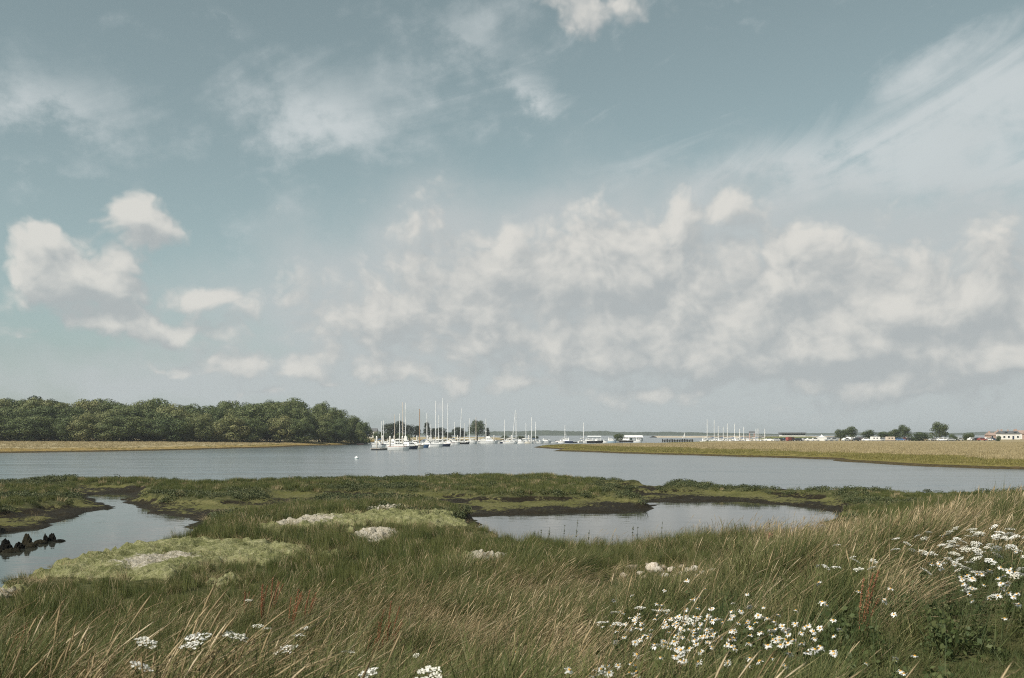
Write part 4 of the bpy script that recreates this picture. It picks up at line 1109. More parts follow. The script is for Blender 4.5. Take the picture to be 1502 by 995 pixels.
sailboat(739, 650.6, 15, 616, 'navy', .2, 'navy sloop alone between the motor yacht and the paired masts', stripe='white')
sailboat(750, 651, 20, 602, 'white', .10, 'white yacht with a tall mast raked to the right in mid river', lean=.10)
sailboat(756, 650.7, 18, 606, 'white', .3, 'white yacht immediately right of the raked mast')
sailboat(770.6, 650.7, 14, 621, 'cream', -.3, 'cream sloop with a short mast left of two slim masts')
sailboat(778.6, 650.6, 19, 612, 'white', .1, 'white yacht with the taller of two slim masts')
sailboat(784.9, 650.4, 15, 619, 'white', .4, 'white yacht with the shorter of two slim masts', cover='bluecanvas')
motorboat(800, 650.6, 18, 'palegrey', .05, 'pale grey motor boat with a white wheelhouse at the tip of the marsh', 'cabin')
dinghy(813, 650.5, 12, 'white', .1, 'low white dinghy right of the pale grey motor boat')
motorboat(830, 650, 21, 'navy', P_ * .96, 'navy workboat with a white wheelhouse and signal mast', 'wheel', stripe='white')
sailboat(828, 649.6, 12, 624, 'white', .6, 'white sloop just behind the navy workboat')
dinghy(845, 650, 9, 'black', .2, 'small black dinghy right of the navy workboat')
sailboat(855, 650, 11, 620, 'palegrey', .5, 'pale grey sloop alone above the middle of the marsh tip')
motorboat(873, 650, 25, 'black', .02, 'long low black launch behind the marsh', 'open', stripe='white')
motorboat(896, 649.6, 18, 'paleblue', .1, 'pale blue cruiser behind the marsh', 'cabin', tall=1.1)
motorboat(918, 649, 22, 'black', P_ * .97, 'black hulled cruiser with white cabin below the boat shed', 'cabin', stripe='white')
motorboat(936, 649.4, 12, 'white', .1, 'small white cruiser at the right of the boat shed', 'cabin')
motorboat(572, 654.4, 14, 'cream', .4, 'cream cabin boat behind the left end of the outer pontoon')
motorboat(609, 655.2, 15, 'white', -.15, 'white cabin boat just left of the brown varnished mast', tall=1.1)
motorboat(633, 655.6, 15, 'white', .2, 'white cabin boat with a pale cover left of the second tallest mast', 'cover')
motorboat(662, 651.4, 14, 'palegrey', -.2, 'pale grey cabin boat behind the right end of the long pontoon')
motorboat(705, 650.4, 12, 'white', .3, 'small white cabin boat under the large round tree')
for i_, (px_, wl_, ln_, hc_, st_, lb_) in enumerate([(556, 656.8, 12, 'white', 'open', 'small open white boat tied to the left pile of the outer pontoon'), (583, 657.6, 13, 'white', 'cabin', 'white boat squeezed between the flybridge boat and the tall covered cruiser'), (611, 658, 10, 'cream', 'open', 'open cream boat between the navy motor boat and the blue one'),
        (628, 656, 13, 'white', 'cabin', 'white cabin boat right of the small blue hulled boat'), (640, 656, 13, 'white', 'cabin', 'white cabin boat in front of the second tallest mast'), (659, 653.4, 14, 'white', 'cabin', 'white cabin boat astern of the large navy yacht'), (693, 651.3, 13, 'white', 'cabin', 'white cabin boat in front of the sloops below the round tree'),
        (727, 650.8, 12, 'white', 'open', 'open white boat astern of the two deck motor yacht'), (745, 650.9, 12, 'white', 'cabin', 'white cabin boat right of the lone navy sloop'), (763, 650.8, 13, 'white', 'cabin', 'white cabin boat between the raked mast and the cream sloop'), (791, 650.7, 11, 'white', 'open', 'open white boat right of the two slim masts'), (822, 650.2, 10, 'white', 'open', 'open white boat left of the navy workboat'), (862, 650, 11, 'white', 'cabin', 'white cabin boat left of the long black launch'), (885, 649.8, 10, 'white', 'open', 'open white boat right of the long black launch')]):
    motorboat(px_, wl_, ln_, hc_, .25 * (-1) ** i_, lb_, st_, stripe=('navy', 'grey', 'red')[i_ % 3])
dinghy(529, 652.4, 7, 'red', .3, 'small red dinghy on the shore end of the moorings')
dinghy(535, 652, 6, 'black', -.3, 'small dark dinghy between the red and the grey ones')
dinghy(541, 651.8, 6, 'grey', .2, 'small grey dinghy right of the red one')
yd = [(1036.5, 615, 'white'), (1046.6, 616, 'white'), (1052.6, 625, 'navy'), (1060, 626, 'white'), (1066, 621, 'cream'), (1076.4, 621.5, 'white'), (1084, 629, 'white'), (1090, 626, 'palegrey'), (1108, 629, 'white'), (1111, 628.5, 'cream'), (1121, 629, 'white')]
for i, (px, ty, hc) in enumerate(yd):
    sailboat(px, 648.4, 13 + (i % 3) * 2, ty, hc, .3 * (-1) ** i, '%s yacht from the left in the row of masts behind the right hand marsh' % ordinal(i + 1), cover=('canvas', 'bluecanvas')[i % 2], d=498 + 6 * (i % 3), group='yachts behind the right hand marsh')
for i, (px, hc, stl) in enumerate([(1033, 'white', 'cabin'), (1044, 'palegrey', 'open'), (1056, 'white', 'cabin'), (1070, 'white', 'open'), (1081, 'navy', 'cabin'), (1097, 'white', 'cabin'), (1115, 'white', 'open')]):
    motorboat(px, 648.6, 12, hc, .2 * (-1) ** i, '%s motor boat from the left under the row of masts behind the right hand marsh' % ordinal(i + 1), stl, d=474 + 4 * (i % 2), group='motor boats behind the right hand marsh')
# a lone dinghy under sail far out
x, y = D(1004, 1000); t = empty('sailing_dinghy', (x, y, 0), .4)
hm, dk = hull_mb(4.6, 1.6, .5, .8); hm.build('hull', M['white'], t); deck_mb(dk).build('deck', M['white'], t)
m = MB(); m.tube([(.5, 0, .4), (.5, 0, 6.2)], .05, 6); m.build('mast', M['alu'], t)
m = MB(); m.add([(.45, .0, .9), (-1.9, .35, 1.0), (.45, 0, 6.1), (-.9, .42, 2.6), (-.2, .3, 4.2), (.45, .03, .9), (-1.9, .38, 1.0), (.45, .03, 6.1), (-.9, .45, 2.6), (-.2, .33, 4.2)], [(0, 1, 3, 4, 2), (5, 6, 8, 9, 7)]); m.build('sail', M['canvas'], t)
tag(t, 'tiny white sailing dinghy far out in front of the spit', 'sailing dinghy')
# pontoons
def pontoon(x0, y0, x1, y1, wd, npile, label):
    L = math.hypot(x1 - x0, y1 - y0); t = empty('pontoon', (x0, y0, 0), math.atan2(y1 - y0, x1 - x0))
    nb = max(6, int(L / 1.2))
    m = MB(); m.box(0, L, -wd / 2 + .1, wd / 2 - .1, -.2, .36); m.build('float', M['black'], t)
    m = MB(); m.box(-.1, L + .1, -wd / 2, wd / 2, .37, .47); m.build('deck', M['deck'], t)
    for s in (1, -1):
        m = MB(); m.box(-.1, L + .1, s * wd / 2 + (.003 if s > 0 else -.12), s * wd / 2 + (.12 if s > 0 else -.003), .28, .50); m.build('fender_rail', M['pile'], t)
    for i in range(npile):
        q = L * (i + .5) / npile
        m = MB(); m.tube([(q, wd / 2 + .3, -1.0), (q, wd / 2 + .3, 3.2)], .22, 8); p = m.build('pile', M['pile'], t, True)
        m = MB(); m.tube([(q, wd / 2 + .3, 3.2), (q, wd / 2 + .3, 3.55)], [.25, .03], 8); m.build('pile_cap', M['white'], p)
    return tag(t, label, 'pontoon', 'mooring pontoons')
pontoon(*W(550, 660.6), *W(606, 658.2), 2.2, 3, 'outer pontoon with pale piles at the left of the moorings')
pontoon(*W(556, 654.6), *W(655, 653.4), 2.0, 6, 'long pontoon running behind the left cluster of boats')
pontoon(*W(660, 650.6), *W(790, 649.8), 2.0, 5, 'far pontoon behind the white yachts in mid river')
# mooring buoy
x, y = W(523, 673.2); t = empty('mooring_buoy', (x, y, 0), 0, .72)
m = MB(); m.tube([(0, 0, -.22), (0, 0, -.10), (0, 0, .06)], [.30, .44, .46], 14); m.build('float_base', M['teal'], t, True)
m = MB(); m.tube([(0, 0, .061), (0, 0, .22), (0, 0, .40), (0, 0, .52), (0, 0, .56)], [.455, .44, .32, .14, .04], 14); m.build('dome', M['white'], t, True)
m = MB(); m.tube([(-.08, 0, .52), (-.07, 0, .66), (.07, 0, .66), (.08, 0, .52)], .02, 6); m.build('ring', M['alu'], t)
tag(t, 'round white and blue mooring buoy alone on the open water', 'buoy')
# pale stones and birds-eye specks on the right shore edge
# ------------------------------------------------------------------ cars, caravans, buildings beyond the right hand marsh
def car_parts(tall=1.0, van=False):
    b = MB()
    if van: pr = [(-2.3, .28), (2.25, .28), (2.3, .75), (2.0, .98), (1.35, 1.75), (-2.2, 1.85), (-2.32, .9)]
    else: pr = [(-2.05, .28), (2.05, .28), (2.1, .62), (1.95, .76), (1.05, .90), (.42, 1.38), (-.95, 1.44), (-1.65, .98), (-2.05, .92), (-2.12, .6)]
    b.prism([(x, z * tall) for x, z in pr], -.82, .82); body = b.mesh('body')
    w = MB()
    wp = [(1.18, 1.06), (1.30, 1.6), (-.2, 1.66), (-.2, 1.06)] if van else [(.92, .95), (.40, 1.30), (-.90, 1.36), (-1.40, .98)]
    for s in (1, -1):
        w.prism([(x, z * tall) for x, z in wp], s * .825 - .012, s * .825 + .012)
    glass = w.mesh('side_window', M['glass'])
    g2 = MB(); a = [(1.10, .88), (.50, 1.34)] if not van else [(2.02, 1.0), (1.40, 1.68)]
    (xa, za), (xb, zb) = a
    g2.add([(xa, -.72, za + .03), (xa, .72, za + .03), (xb, .68, zb), (xb, -.68, zb), (xa + .03, -.72, za + .05), (xa + .03, .72, za + .05), (xb + .03, .68, zb + .02), (xb + .03, -.68, zb + .02)], [(0, 1, 2, 3), (4, 5, 6, 7), (0, 1, 5, 4), (2, 3, 7, 6), (1, 2, 6, 5), (3, 0, 4, 7)])
    ws = g2.mesh('windscreen', M['glass'])
    tw = MB(); tw.tube([(0, -.12, 0), (0, .12, 0)], .32, 12); wheel = tw.mesh('tyre', M['tyre'])
    rm = MB(); rm.tube([(0, -.13, 0), (0, .13, 0)], .19, 10); rim = rm.mesh('rim', M['silver'])
    return body, glass, ws, wheel, rim
CARP = {False: car_parts(), True: car_parts(1.0, True)}
BODY = {}
CN = {'white': 'white', 'silver': 'silver', 'carblack': 'black', 'blue': 'blue', 'red': 'red', 'grey': 'grey', 'palegrey': 'pale grey', 'navy': 'navy', 'beige': 'beige'}
def car(px, d, paint, van, yaw, label):
    x, y = D(px, d); z = float(bank_z(RBANK, rprof, x, y)) + .02
    body, glass, ws, wheel, rim = CARP[van]
    if (paint, van) not in BODY:
        q = body.copy(); q.materials.clear(); q.materials.append(M[paint]); BODY[(paint, van)] = q
    t = empty('parked_van' if van else 'parked_car', (x, y, z), yaw)
    link_obj('body', BODY[(paint, van)], None, t); link_obj('side_window', glass, None, t); link_obj('windscreen', ws, None, t)
    for wx in (1.3, -1.3):
        for s in (1, -1):
            o = link_obj('wheel', wheel, None, t); o.location = (wx, s * .74, .32)
            link_obj('rim', rim, None, o)
    return tag(t, label, 'van' if van else 'car', 'vehicles parked beyond the right hand marsh')
cars = []
for a, b, st in ((1128, 1198, 7.5), (1216, 1226, 7.5), (1242, 1336, 7.4), (1368, 1412, 7.0), (1426, 1462, 7.5)):
    q = a
    while q < b: cars.append(q + random.uniform(-1, 1)); q += st * random.uniform(.85, 1.15)
paints = ['white', 'white', 'silver', 'white', 'carblack', 'blue', 'palegrey', 'silver', 'grey', 'white', 'navy', 'silver', 'red', 'white', 'carblack', 'grey']
for i, px in enumerate(cars):
    pt = paints[(i * 7 + i // 5) % len(paints)]; van = (i % 9 == 4)
    car(px, 446 + 10 * random.random(), pt, van, random.choice([0, math.pi, .12, .5, -.4]), '%s %s, %s from the left in the row parked beyond the right marsh' % (CN[pt], 'van' if van else 'car', ordinal(i + 1)))
def caravan(px, d, mat, L, label):
    x, y = D(px, d); z = float(bank_z(RBANK, rprof, x, y)); t = empty('motorhome', (x, y, z), 0, .72)
    m = MB(); m.prism([(-L / 2, .45), (L / 2, .45), (L / 2 + .1, 1.2), (L / 2 - .5, 1.7), (L / 2 - .1, 2.0), (L / 2 - .3, 2.7), (-L / 2 + .1, 2.75), (-L / 2 - .05, 1.6)], -1.1, 1.1); b = m.build('body', M[mat], t)
    for q in (-.3, .05):
        m = MB(); m.box(L * q, L * q + 1.0, -1.13, -1.105, 1.5, 2.15); m.build('window', M['glass'], b)
    for wx in (-L * .28, L * .33):
        m = MB(); m.tube([(wx, -1.08, .36), (wx, 1.08, .36)], .36, 10); m.build('wheels', M['tyre'], t)
    return tag(t, label, 'motorhome')
caravan(1306, 440, 'beige', 3.6 + 1.6, 'beige motorhome among the cars below the long clump of trees')
caravan(1284, 444, 'white', 5.6, 'white motorhome among the cars right of the pointed tree')
def house(px, d, w, dp, h, rh, wall, roof, label, nwin=3, chim=True, dorm=0, cat='house', z=None):
    x, y = D(px, d); z = float(bank_z(RBANK, rprof, x, y)) if z is None else z
    t = empty('house', (x, y, z - .1))
    m = MB(); m.box(-w / 2, w / 2, 0, dp, 0, h); m.build('wall', M[wall], t)
    m = MB(); e = .35
    m.add([(-w / 2 - e, -e, h - .05), (w / 2 + e, -e, h - .05), (w / 2 + e, dp + e, h - .05), (-w / 2 - e, dp + e, h - .05), (-w / 2 - e + .1, dp / 2, h + rh), (w / 2 + e - .1, dp / 2, h + rh)],
          [(0, 1, 5, 4), (2, 3, 4, 5), (0, 4, 3), (1, 2, 5), (0, 1, 2, 3)]); rf = m.build('roof', M[roof], t)
    if chim:
        for q in (-.36, .36):
            m = MB(); m.box(w * q - .4, w * q + .4, dp / 2 - .35, dp / 2 + .35, h + rh * .6, h + rh + .9); m.build('chimney', M['brick'], rf)
    for i in range(dorm):
        q = -w / 2 + w * (i + .5) / dorm
        m = MB(); m.box(q - .9, q + .9, .25, dp * .45, h + .1, h + rh * .75); dm = m.build('dormer', M['slate'], rf)
        m = MB(); m.box(q - .6, q + .6, .20, .247, h + .35, h + rh * .65); m.build('pane', M['glass'], dm)
    rows = max(1, int(h / 2.7))
    for j in range(rows):
        for i in range(nwin):
            q = -w / 2 + w * (i + .5) / nwin
            if j == 0 and i == nwin // 2:
                m = MB(); m.box(q - .5, q + .5, -.04, .05, 0, 2.1); m.build('door', M['navy'], t); continue
            m = MB(); m.box(q - .65, q + .65, -.05, .04, .9 + 2.7 * j, 2.15 + 2.7 * j); wn = m.build('window', M['white'], t)
            m = MB(); m.box(q - .55, q + .55, -.07, -.052, 1.0 + 2.7 * j, 2.05 + 2.7 * j); m.build('pane', M['glass'], wn)
    return tag(t, label, cat)
house(1483, 560, 10.2, 7, 3.4, 1.5, 'render', 'slate', 'white rendered house with grey dormers at the right edge', 4, True, 2)
house(1462, 600, 8.0, 7, 2.4, 1.6, 'brick', 'tile', 'low brick house with a red tiled roof left of the white house', 3)
house(1475, 640, 9.0, 7, 3.4, 1.7, 'render', 'tile', 'red roofed house peeping above the white house', 3)
house(1502, 600, 8.5, 7, 3.6, 1.8, 'render', 'tile', 'red roofed white house cut by the right frame edge', 3)
house(1520, 570, 9, 7, 3.2, 1.6, 'brick', 'tile', 'brick house just beyond the right frame edge', 3)
house(547, 620, 4.5, 6, 4.6, 2.0, 'render', 'slate', 'small pale cottage between the wood and the dark trees', 2, False, 0, z=1.2)
# long low club house on a grassy mound
x, y = D(1164, 640); t = empty('club_house', (x, y, 2.3))
m = MB(); m.box(-7.6, 7.6, 0, 6, 0, 1.0); m.build('wall', M['render'], t)
m = MB(); m.box(-7.4, 7.4, -.12, -.003, 1.0, 2.0); m.box(-7.4, 7.4, 0, 6, 1.0, 2.0); gz = m.build('glazed_front', M['glass'], t)
for i in range(11):
    m = MB(); q = -7.4 + 14.8 * i / 10; m.box(q - .08, q + .08, -.20, -.123, 1.0, 2.0); m.build('mullion', M['grey'], gz)
m = MB(); m.box(-8.0, 8.0, -.8, 6.8, 2.0, 2.75); m.build('roof', M['slate'], t)
tag(t, 'long low dark roofed club house on a grassy mound behind the masts', 'building')
x, y = D(1160, 632); q = MB()
n_ = 24; vv = []
for j, (rr, zz) in enumerate(((1.0, -.3), (.8, 1.0), (.55, 2.0), (0.0, 2.3))):
    vv.append([(rr * 24 * math.cos(k * 2 * P_ / n_), 4 + rr * 11 * math.sin(k * 2 * P_ / n_), zz + (0 if j in (0, 3) else .25 * math.sin(k * 1.7))) for k in range(n_)])
ff = [(j * n_ + k, j * n_ + (k + 1) % n_, (j + 1) * n_ + (k + 1) % n_, (j + 1) * n_ + k) for j in range(3) for k in range(n_)]
q.add([p for r in vv for p in r], ff); M['mound'] = plain('mound_grass', (.105, .115, .045), .95, var=.45, scale=.5, spec=.05)
o = q.build('mound', M['mound'], None, True); o.location = (x, y, .2); tag(o, 'grassy mound under the long low club house', 'mound', kind='structure')
# boat shed with white roof, pale shed, marquee, signal frame
def shed(px, d, w, dp, h, rh, wall, roof, z, label, cat='shed'):
    x, y = D(px, d); t = empty(cat.replace(' ', '_'), (x, y, z))
    m = MB(); m.box(-w / 2, w / 2, 0, dp, 0, h); wl_ = m.build('wall', M[wall], t)
    m = MB(); m.add([(-w / 2 - .3, -.3, h - .03), (w / 2 + .3, -.3, h - .03), (w / 2 + .3, dp + .3, h - .03), (-w / 2 - .3, dp + .3, h - .03), (-w / 2 - .3, dp / 2, h + rh), (w / 2 + .3, dp / 2, h + rh)],
                    [(0, 1, 5, 4), (2, 3, 4, 5), (0, 4, 3), (1, 2, 5), (0, 1, 2, 3)]); m.build('roof', M[roof], t)
    for i in range(3):
        q = -w / 2 + w * (i + .5) / 3; m = MB(); m.box(q - w * .10, q + w * .10, -.05, -.003, 0.1, h * .75); m.build('door', M['grey'], wl_)
    return tag(t, label, cat)
shed(930, 520, 9.0, 7, 2.0, 1.1, 'darkgreen', 'white', .3, 'dark green boat shed with a white roof beyond the marsh', 'boat shed')
shed(872, 560, 7.0, 5, 2.1, .7, 'palegrey', 'palegrey', .3, 'pale grey shed behind the low black launch')
x, y = D(1207, 470); z = .9; t = empty('marquee', (x, y, z))
m = MB(); m.box(-1.9, 1.9, 0, 3.8, 0, 1.5); m.build('side_wall', M['white'], t)
m = MB(); m.add([(-2.1, -.2, 1.48), (2.1, -.2, 1.48), (2.1, 4.0, 1.48), (-2.1, 4.0, 1.48), (-.5, 1.4, 2.1), (.5, 1.4, 2.1), (.5, 2.4, 2.1), (-.5, 2.4, 2.1), (0, 1.9, 3.0)],
                [(0, 1, 5, 4), (1, 2, 6, 5), (2, 3, 7, 6), (3, 0, 4, 7), (4, 5, 8), (5, 6, 8), (6, 7, 8), (7, 4, 8), (0, 1, 2, 3)]); m.build('canopy', M['white'], t)
tag(t, 'white peaked marquee left of the twin trees', 'marquee')
x, y = D(1103, 560); t = empty('boat_hoist', (x, y, .6))
for q in (-1.2, 1.2):
    m = MB(); m.tube([(q, 0, 0), (q, 0, 4.2)], .16, 6); m.build('post', M['pink'], t)
m = MB(); m.box(-1.7, 1.7, -.3, .3, 4.2, 4.9); m.build('crossbeam', M['slate'], t)
tag(t, 'small boat hoist frame between the masts on the right', 'hoist')
# dark timber breastwork seen end on beyond the marsh
x, y = D(972, 500); L = 44 / FPX * 500; t = empty('timber_breastwork', (x, y, 0))
for i in range(19):
    q = L * i / 18; hh = 1.2 + .5 * random.random()
    m = MB(); m.box(q - .22, q + .22, -.2, .2, -.6, hh); m.build('pile', M['clod'], t)
m = MB(); m.box(-.3, L + .3, -.32, -.203, .45, .75); m.build('waling', M['clod'], t)
tag(t, 'dark timber breastwork of short piles beyond the marsh', 'breastwork')

# ------------------------------------------------------------------ stones, clods and posts of the near marsh
def rock_mesh(name, seed, mat, sub=2, pointy=0.0, flat=.7):
    bm = bmesh.new(); bmesh.ops.create_icosphere(bm, subdivisions=sub, radius=1.0)
    r = random.Random(seed); dirs = [Vector((r.gauss(0, 1), r.gauss(0, 1), r.gauss(0, 1))).normalized() for _ in range(9)]; cut = [r.uniform(.55, .9) for _ in dirs]
    for v in bm.verts:
        p = v.co.copy()
        for d_, c_ in zip(dirs, cut):
            k = p.dot(d_)
            if k > c_: p -= d_ * (k - c_) * .9
        p += Vector((r.gauss(0, .035), r.gauss(0, .035), r.gauss(0, .035)))
        if pointy and p.z > 0: p.x *= 1 - pointy * p.z; p.y *= 1 - pointy * p.z; p.z *= 1.25
        if pointy: p *= 1 + .22 * math.sin(p.x * 7 + seed) * math.sin(p.y * 6 + p.z * 5 + seed)
        v.co = Vector((p.x, p.y, p.z * flat))
    me = bpy.data.meshes.new(name); bm.to_mesh(me); bm.free(); me.materials.append(mat); return me
chalk = [rock_mesh('stone', 50 + i, M['chalk']) for i in range(6)]
for i, (px, py, s, lab) in enumerate([(926, 833, .26, 'leftmost large pale stone in the row'), (957, 832, .30, None), (966, 836, .24, None), (985, 833, .20, None), (1008, 834, .17, None), (1018, 831, .17, None), (1078, 834, .27, 'largest white stone at the right end of the row'),
          (1088, 836, .20, None), (1068, 838, .20, None), (905, 832, .20, None), (940, 838, .15, None), (890, 829, .16, None), (915, 840, .14, None), (975, 841, .16, None), (998, 838, .13, None), (1030, 836, .12, None), (1045, 833, .14, None), (1055, 830, .12, None), (950, 826, .15, None), (1000, 827, .12, None), (918, 829, .13, None), (933, 830, .17, None), (972, 829, .15, None), (990, 842, .12, None), (1022, 840, .10, None), (1062, 833, .16, None), (1083, 829, .15, None), (1095, 832, .14, None), (945, 843, .11, None)]):
    x, y, z = ground_at(px, py, .12)
    o = link_obj('stone', chalk[i % 6]); s *= .80; o.location = (x, y, z + s * .45); o.rotation_euler = (random.uniform(-.3, .3), random.uniform(-.3, .3), random.random() * 6); o.scale = (s, s * .8, s * .95)
    tag(o, (lab + ' behind the daisies') if lab else 'pale chalky stone in the low row among straw behind the daisies', 'stone', 'row of pale stones')
clods = [rock_mesh('clod', 80 + i, M['clod'], 3, .34, .9) for i in range(4)]
cl = [(8, 804, .36, .7, 'tall pointed dark clod at the left frame edge'), (28, 803, .34, .55, 'pointed dark clod second from the left in the creek'), (40, 797, .30, .75, 'narrow spike of dark weed sticking up from the creek'), (18, 808, .5, .30, 'low dark clod in front of the pointed ones'),
      (48, 800, .45, .32, 'flat dark clod in the middle of the weedy ridge'), (60, 795, .42, .34, 'dark clod right of the middle of the weedy ridge'), (67, 792, .26, .55, 'left of two small peaks at the right end of the weedy ridge'), (76, 791, .28, .52, 'right of two small peaks at the right end of the weedy ridge'), (88, 792, .40, .18, 'flat tail of dark weed at the right end of the ridge'), (-6, 808, .45, .4, 'dark clod half cut by the left frame edge')]
for i, (px, py, s, h, lab) in enumerate(cl):
    x, y = W(px, py + 3); o = link_obj('weedy_clod', clods[i % 4]); o.location = (x, y, h * .08); o.scale = (s * .66, s * .5, h * .46); o.rotation_euler = (0, 0, i * 1.3)
    tag(o, lab, 'clod', 'weedy clods in the creek')
# leaning driftwood post
x, y, z = ground_at(1124, 812, 0.0)
m = MB(); m.tube([(0, 0, -.3), (.03, .0, .20), (.10, .02, .46), (.13, .03, .60)], [.10, .11, .10, .06], 9)
o = m.build('driftwood_post', M['post'], None, True); o.location = (x, y, z); tag(o, 'short rotten brown post leaning in the marsh grass', 'post')
x, y, z = ground_at(738, 826, .1)
# ------------------------------------------------------------------ single plants
def dock_plant(seed):
    r = np.random.default_rng(seed); n = 5
    P = []; 
    for i in range(n):
        a = r.random() * 6.28; h = .55 + .35 * r.random(); ts = np.linspace(0, 1, 6)
        P.append(np.stack([np.cos(a) * .10 * ts + .10 * ts ** 2, np.sin(a) * .10 * ts, h * ts], -1))
    P = np.stack(P); v, f = tubes(P, np.full(P.shape[:2], .004), 4)
    stem = npmesh('stem', v, f, M['dock'], False, {'tint': np.repeat(r.random(n), 24)})
    parts = []
    for i in range(n):
        for k in range(14):
            t = .38 + .62 * k / 13
            c = np.array([np.interp(t, np.linspace(0, 1, 6), P[i, :, j]) for j in range(3)])
            vv_, ff_, aa_ = leaf_cloud(14, (.020, .020, .024), .014, seed * 31 + i * 17 + k, shell=.3)
            parts.append((vv_ + c, ff_, aa_))
    v, f, a = join(parts)
    return stem, npmesh('seed_head', v, f, M['dock'], False, {'tint': a})
for i, (px, py, lab) in enumerate([(385, 905, 'tall rust red dock at the left among pale umbels'), (425, 918, 'rust red dock right of the tall one'), (555, 955, 'rust red dock near the bottom left of centre'), (540, 962, 'smaller rust red dock beside the bottom one'), (1262, 905, 'brownish dock between the daisy patches'), (15, 985, 'orange dock in the bottom left corner'), (360, 890, 'low red dock just left of the tall one'), (400, 880, 'slim red dock behind the tall one'), (448, 905, 'slim red dock at the right of the left umbels'), (570, 945, 'rust red dock just right of the bottom one')]):
    x, y, z = ground_at(px, py, .30); s_, h_ = dock_plant(500 + i)
    t = empty('dock_plant', (x, y, z), 0, .8 if 'small' in lab or 'low' in lab or 'brown' in lab else 1.0); link_obj('stem', s_, None, t); link_obj('seed_head', h_, None, t)
    tag(t, lab, 'dock', 'rust red docks')
def weed_stalk(seed, h):
    r = np.random.default_rng(seed); ts = np.linspace(0, 1, 7)
    P = np.stack([.05 * h * np.sin(ts * 2 + r.random() * 3) + .10 * h * ts ** 2, .04 * h * np.sin(ts * 3), h * ts], -1)[None]
    v, f = tubes(P, np.linspace(.0065, .003, 7)[None], 5)
    stem = npmesh('stem', v, f, M['weed'], False, {'tint': np.full(len(v), .8)})
    parts = []
    for k in range(int(10 * h) + 4):
        t = .25 + .75 * r.random(); c = np.array([np.interp(t, ts, P[0, :, j]) for j in range(3)])
        vv_, ff_, aa_ = leaf_cloud(4, (.03, .03, .03), .022 + .014 * r.random(), seed * 7 + k, shell=.4); parts.append((vv_ + c, ff_, aa_))
    v, f, a = join(parts)
    return stem, npmesh('leaves', v, f, M['weed'], False, {'tint': a})
ws_ = [(781, 793, .95), (793, 792, .75), (803, 790, .9), (824, 796, .9), (842, 795, 1.0), (860, 800, 1.0), (876, 799, .8), (897, 798, .7), (926, 795, .9), (934, 793, .8), (968, 790, 1.0), (998, 790, .7), (1111, 790, .85), (1128, 788, .9)]
for i, (px, py, h) in enumerate(ws_):
    x, y, z = ground_at(px, py, .25); h = h * random.uniform(.5, .95); s_, l_ = weed_stalk(600 + i, h)
    t = empty('weed_stalk', (x, y, z), 0); link_obj('stem', s_, None, t); link_obj('leaves', l_, None, t)
    side = 'left of the wide algae mat' if px < 200 else ('at the right end of the pool' if px > 1050 else 'by the near edge of the pool')
    tag(t, 'slender green weed stalk %s, %s from the left' % (side, ordinal(i + 1 if px < 1050 else i - 11)), 'weed', 'slender weed stalks')
# ---- daisies and umbels
def daisy_meshes(seed):
    r = np.random.default_rng(seed); V = []; Fq = []
    n = 15
    for k in range(n):
        a = 2 * np.pi * k / n + r.normal() * .05; c, s = np.cos(a), np.sin(a); dr = -.004 + .006 * r.normal(); w = .0042
        pts = [(.006, 0), (.015, dr * .3), (.024, dr)]
        b = len(V)
        for rad, z in pts:
            ww = w if rad < .02 else w * .7
            V += [(rad * c - ww * s, rad * s + ww * c, z), (rad * c + ww * s, rad * s - ww * c, z)]
        Fq += [(b, b + 1, b + 3, b + 2), (b + 2, b + 3, b + 5, b + 4)]
    pet = npmesh('petals', np.array(V), np.array(Fq), M['petal'], False, {'tint': np.repeat(r.random(n), 6)})
    bm = bmesh.new(); bmesh.ops.create_uvsphere(bm, u_segments=8, v_segments=5, radius=.0085)
    for v in bm.verts: v.co.z *= .55
    cen = bpy.data.meshes.new('centre'); bm.to_mesh(cen); bm.free(); cen.materials.append(M['yellow'])
    return pet, cen
def stem_mesh(h, bend, rad, seed):
    ts = np.linspace(0, 1, 5); r = np.random.default_rng(seed)
    P = np.stack([-bend * h * (1 - ts) ** 1.4, .04 * h * np.sin(ts * 3 + r.random() * 6), -h * (1 - ts)], -1)[None]
    v, f = tubes(P, np.full((1, 5), rad), 4)
    return npmesh('stem', v, f, M['weed'], False, {'tint': np.full(len(v), r.random())})
DAISY = [daisy_meshes(700 + i) for i in range(4)]
STEMS = [stem_mesh(.42, .25 + .1 * i, .0016, 720 + i) for i in range(4)]
def umbel_mesh(seed, rad):
    # flat-topped head of many little umbellets, each a knot of tiny upward facing florets
    r = np.random.default_rng(seed); V = []; F_ = []; T_ = []
    for k in range(24):
        a = k * 2.4 + r.normal() * .2; q = rad * math.sqrt((k + .5) / 24)
        c = np.array([q * math.cos(a), q * math.sin(a), -.22 * q * q / rad + r.normal() * .002])
        for j in range(7):
            p = c + np.array([r.normal() * rad * .085, r.normal() * rad * .085, r.normal() * rad * .03])
            u = r.random() * 6.28; w_ = rad * .085 * (.7 + .6 * r.random()); tl = r.normal(size=2) * .35
            n0 = len(V)
            for g in range(5):
                x_, y_ = w_ * math.cos(u + g * 1.2566), w_ * math.sin(u + g * 1.2566); V.append((p[0] + x_, p[1] + y_, p[2] + x_ * tl[0] + y_ * tl[1]))
            F_.append((n0, n0 + 1, n0 + 2, n0 + 3)); F_.append((n0, n0 + 3, n0 + 4, n0 + 4)); T_ += [r.random()] * 5
    quads = np.array([f for f in F_ if len(set(f)) == 4]); tris = np.array([f[:3] for f in F_ if len(set(f)) == 3])
    return npmesh('flower_head', np.array(V), [quads, tris], M['umbel'], False, {'tint': T_})
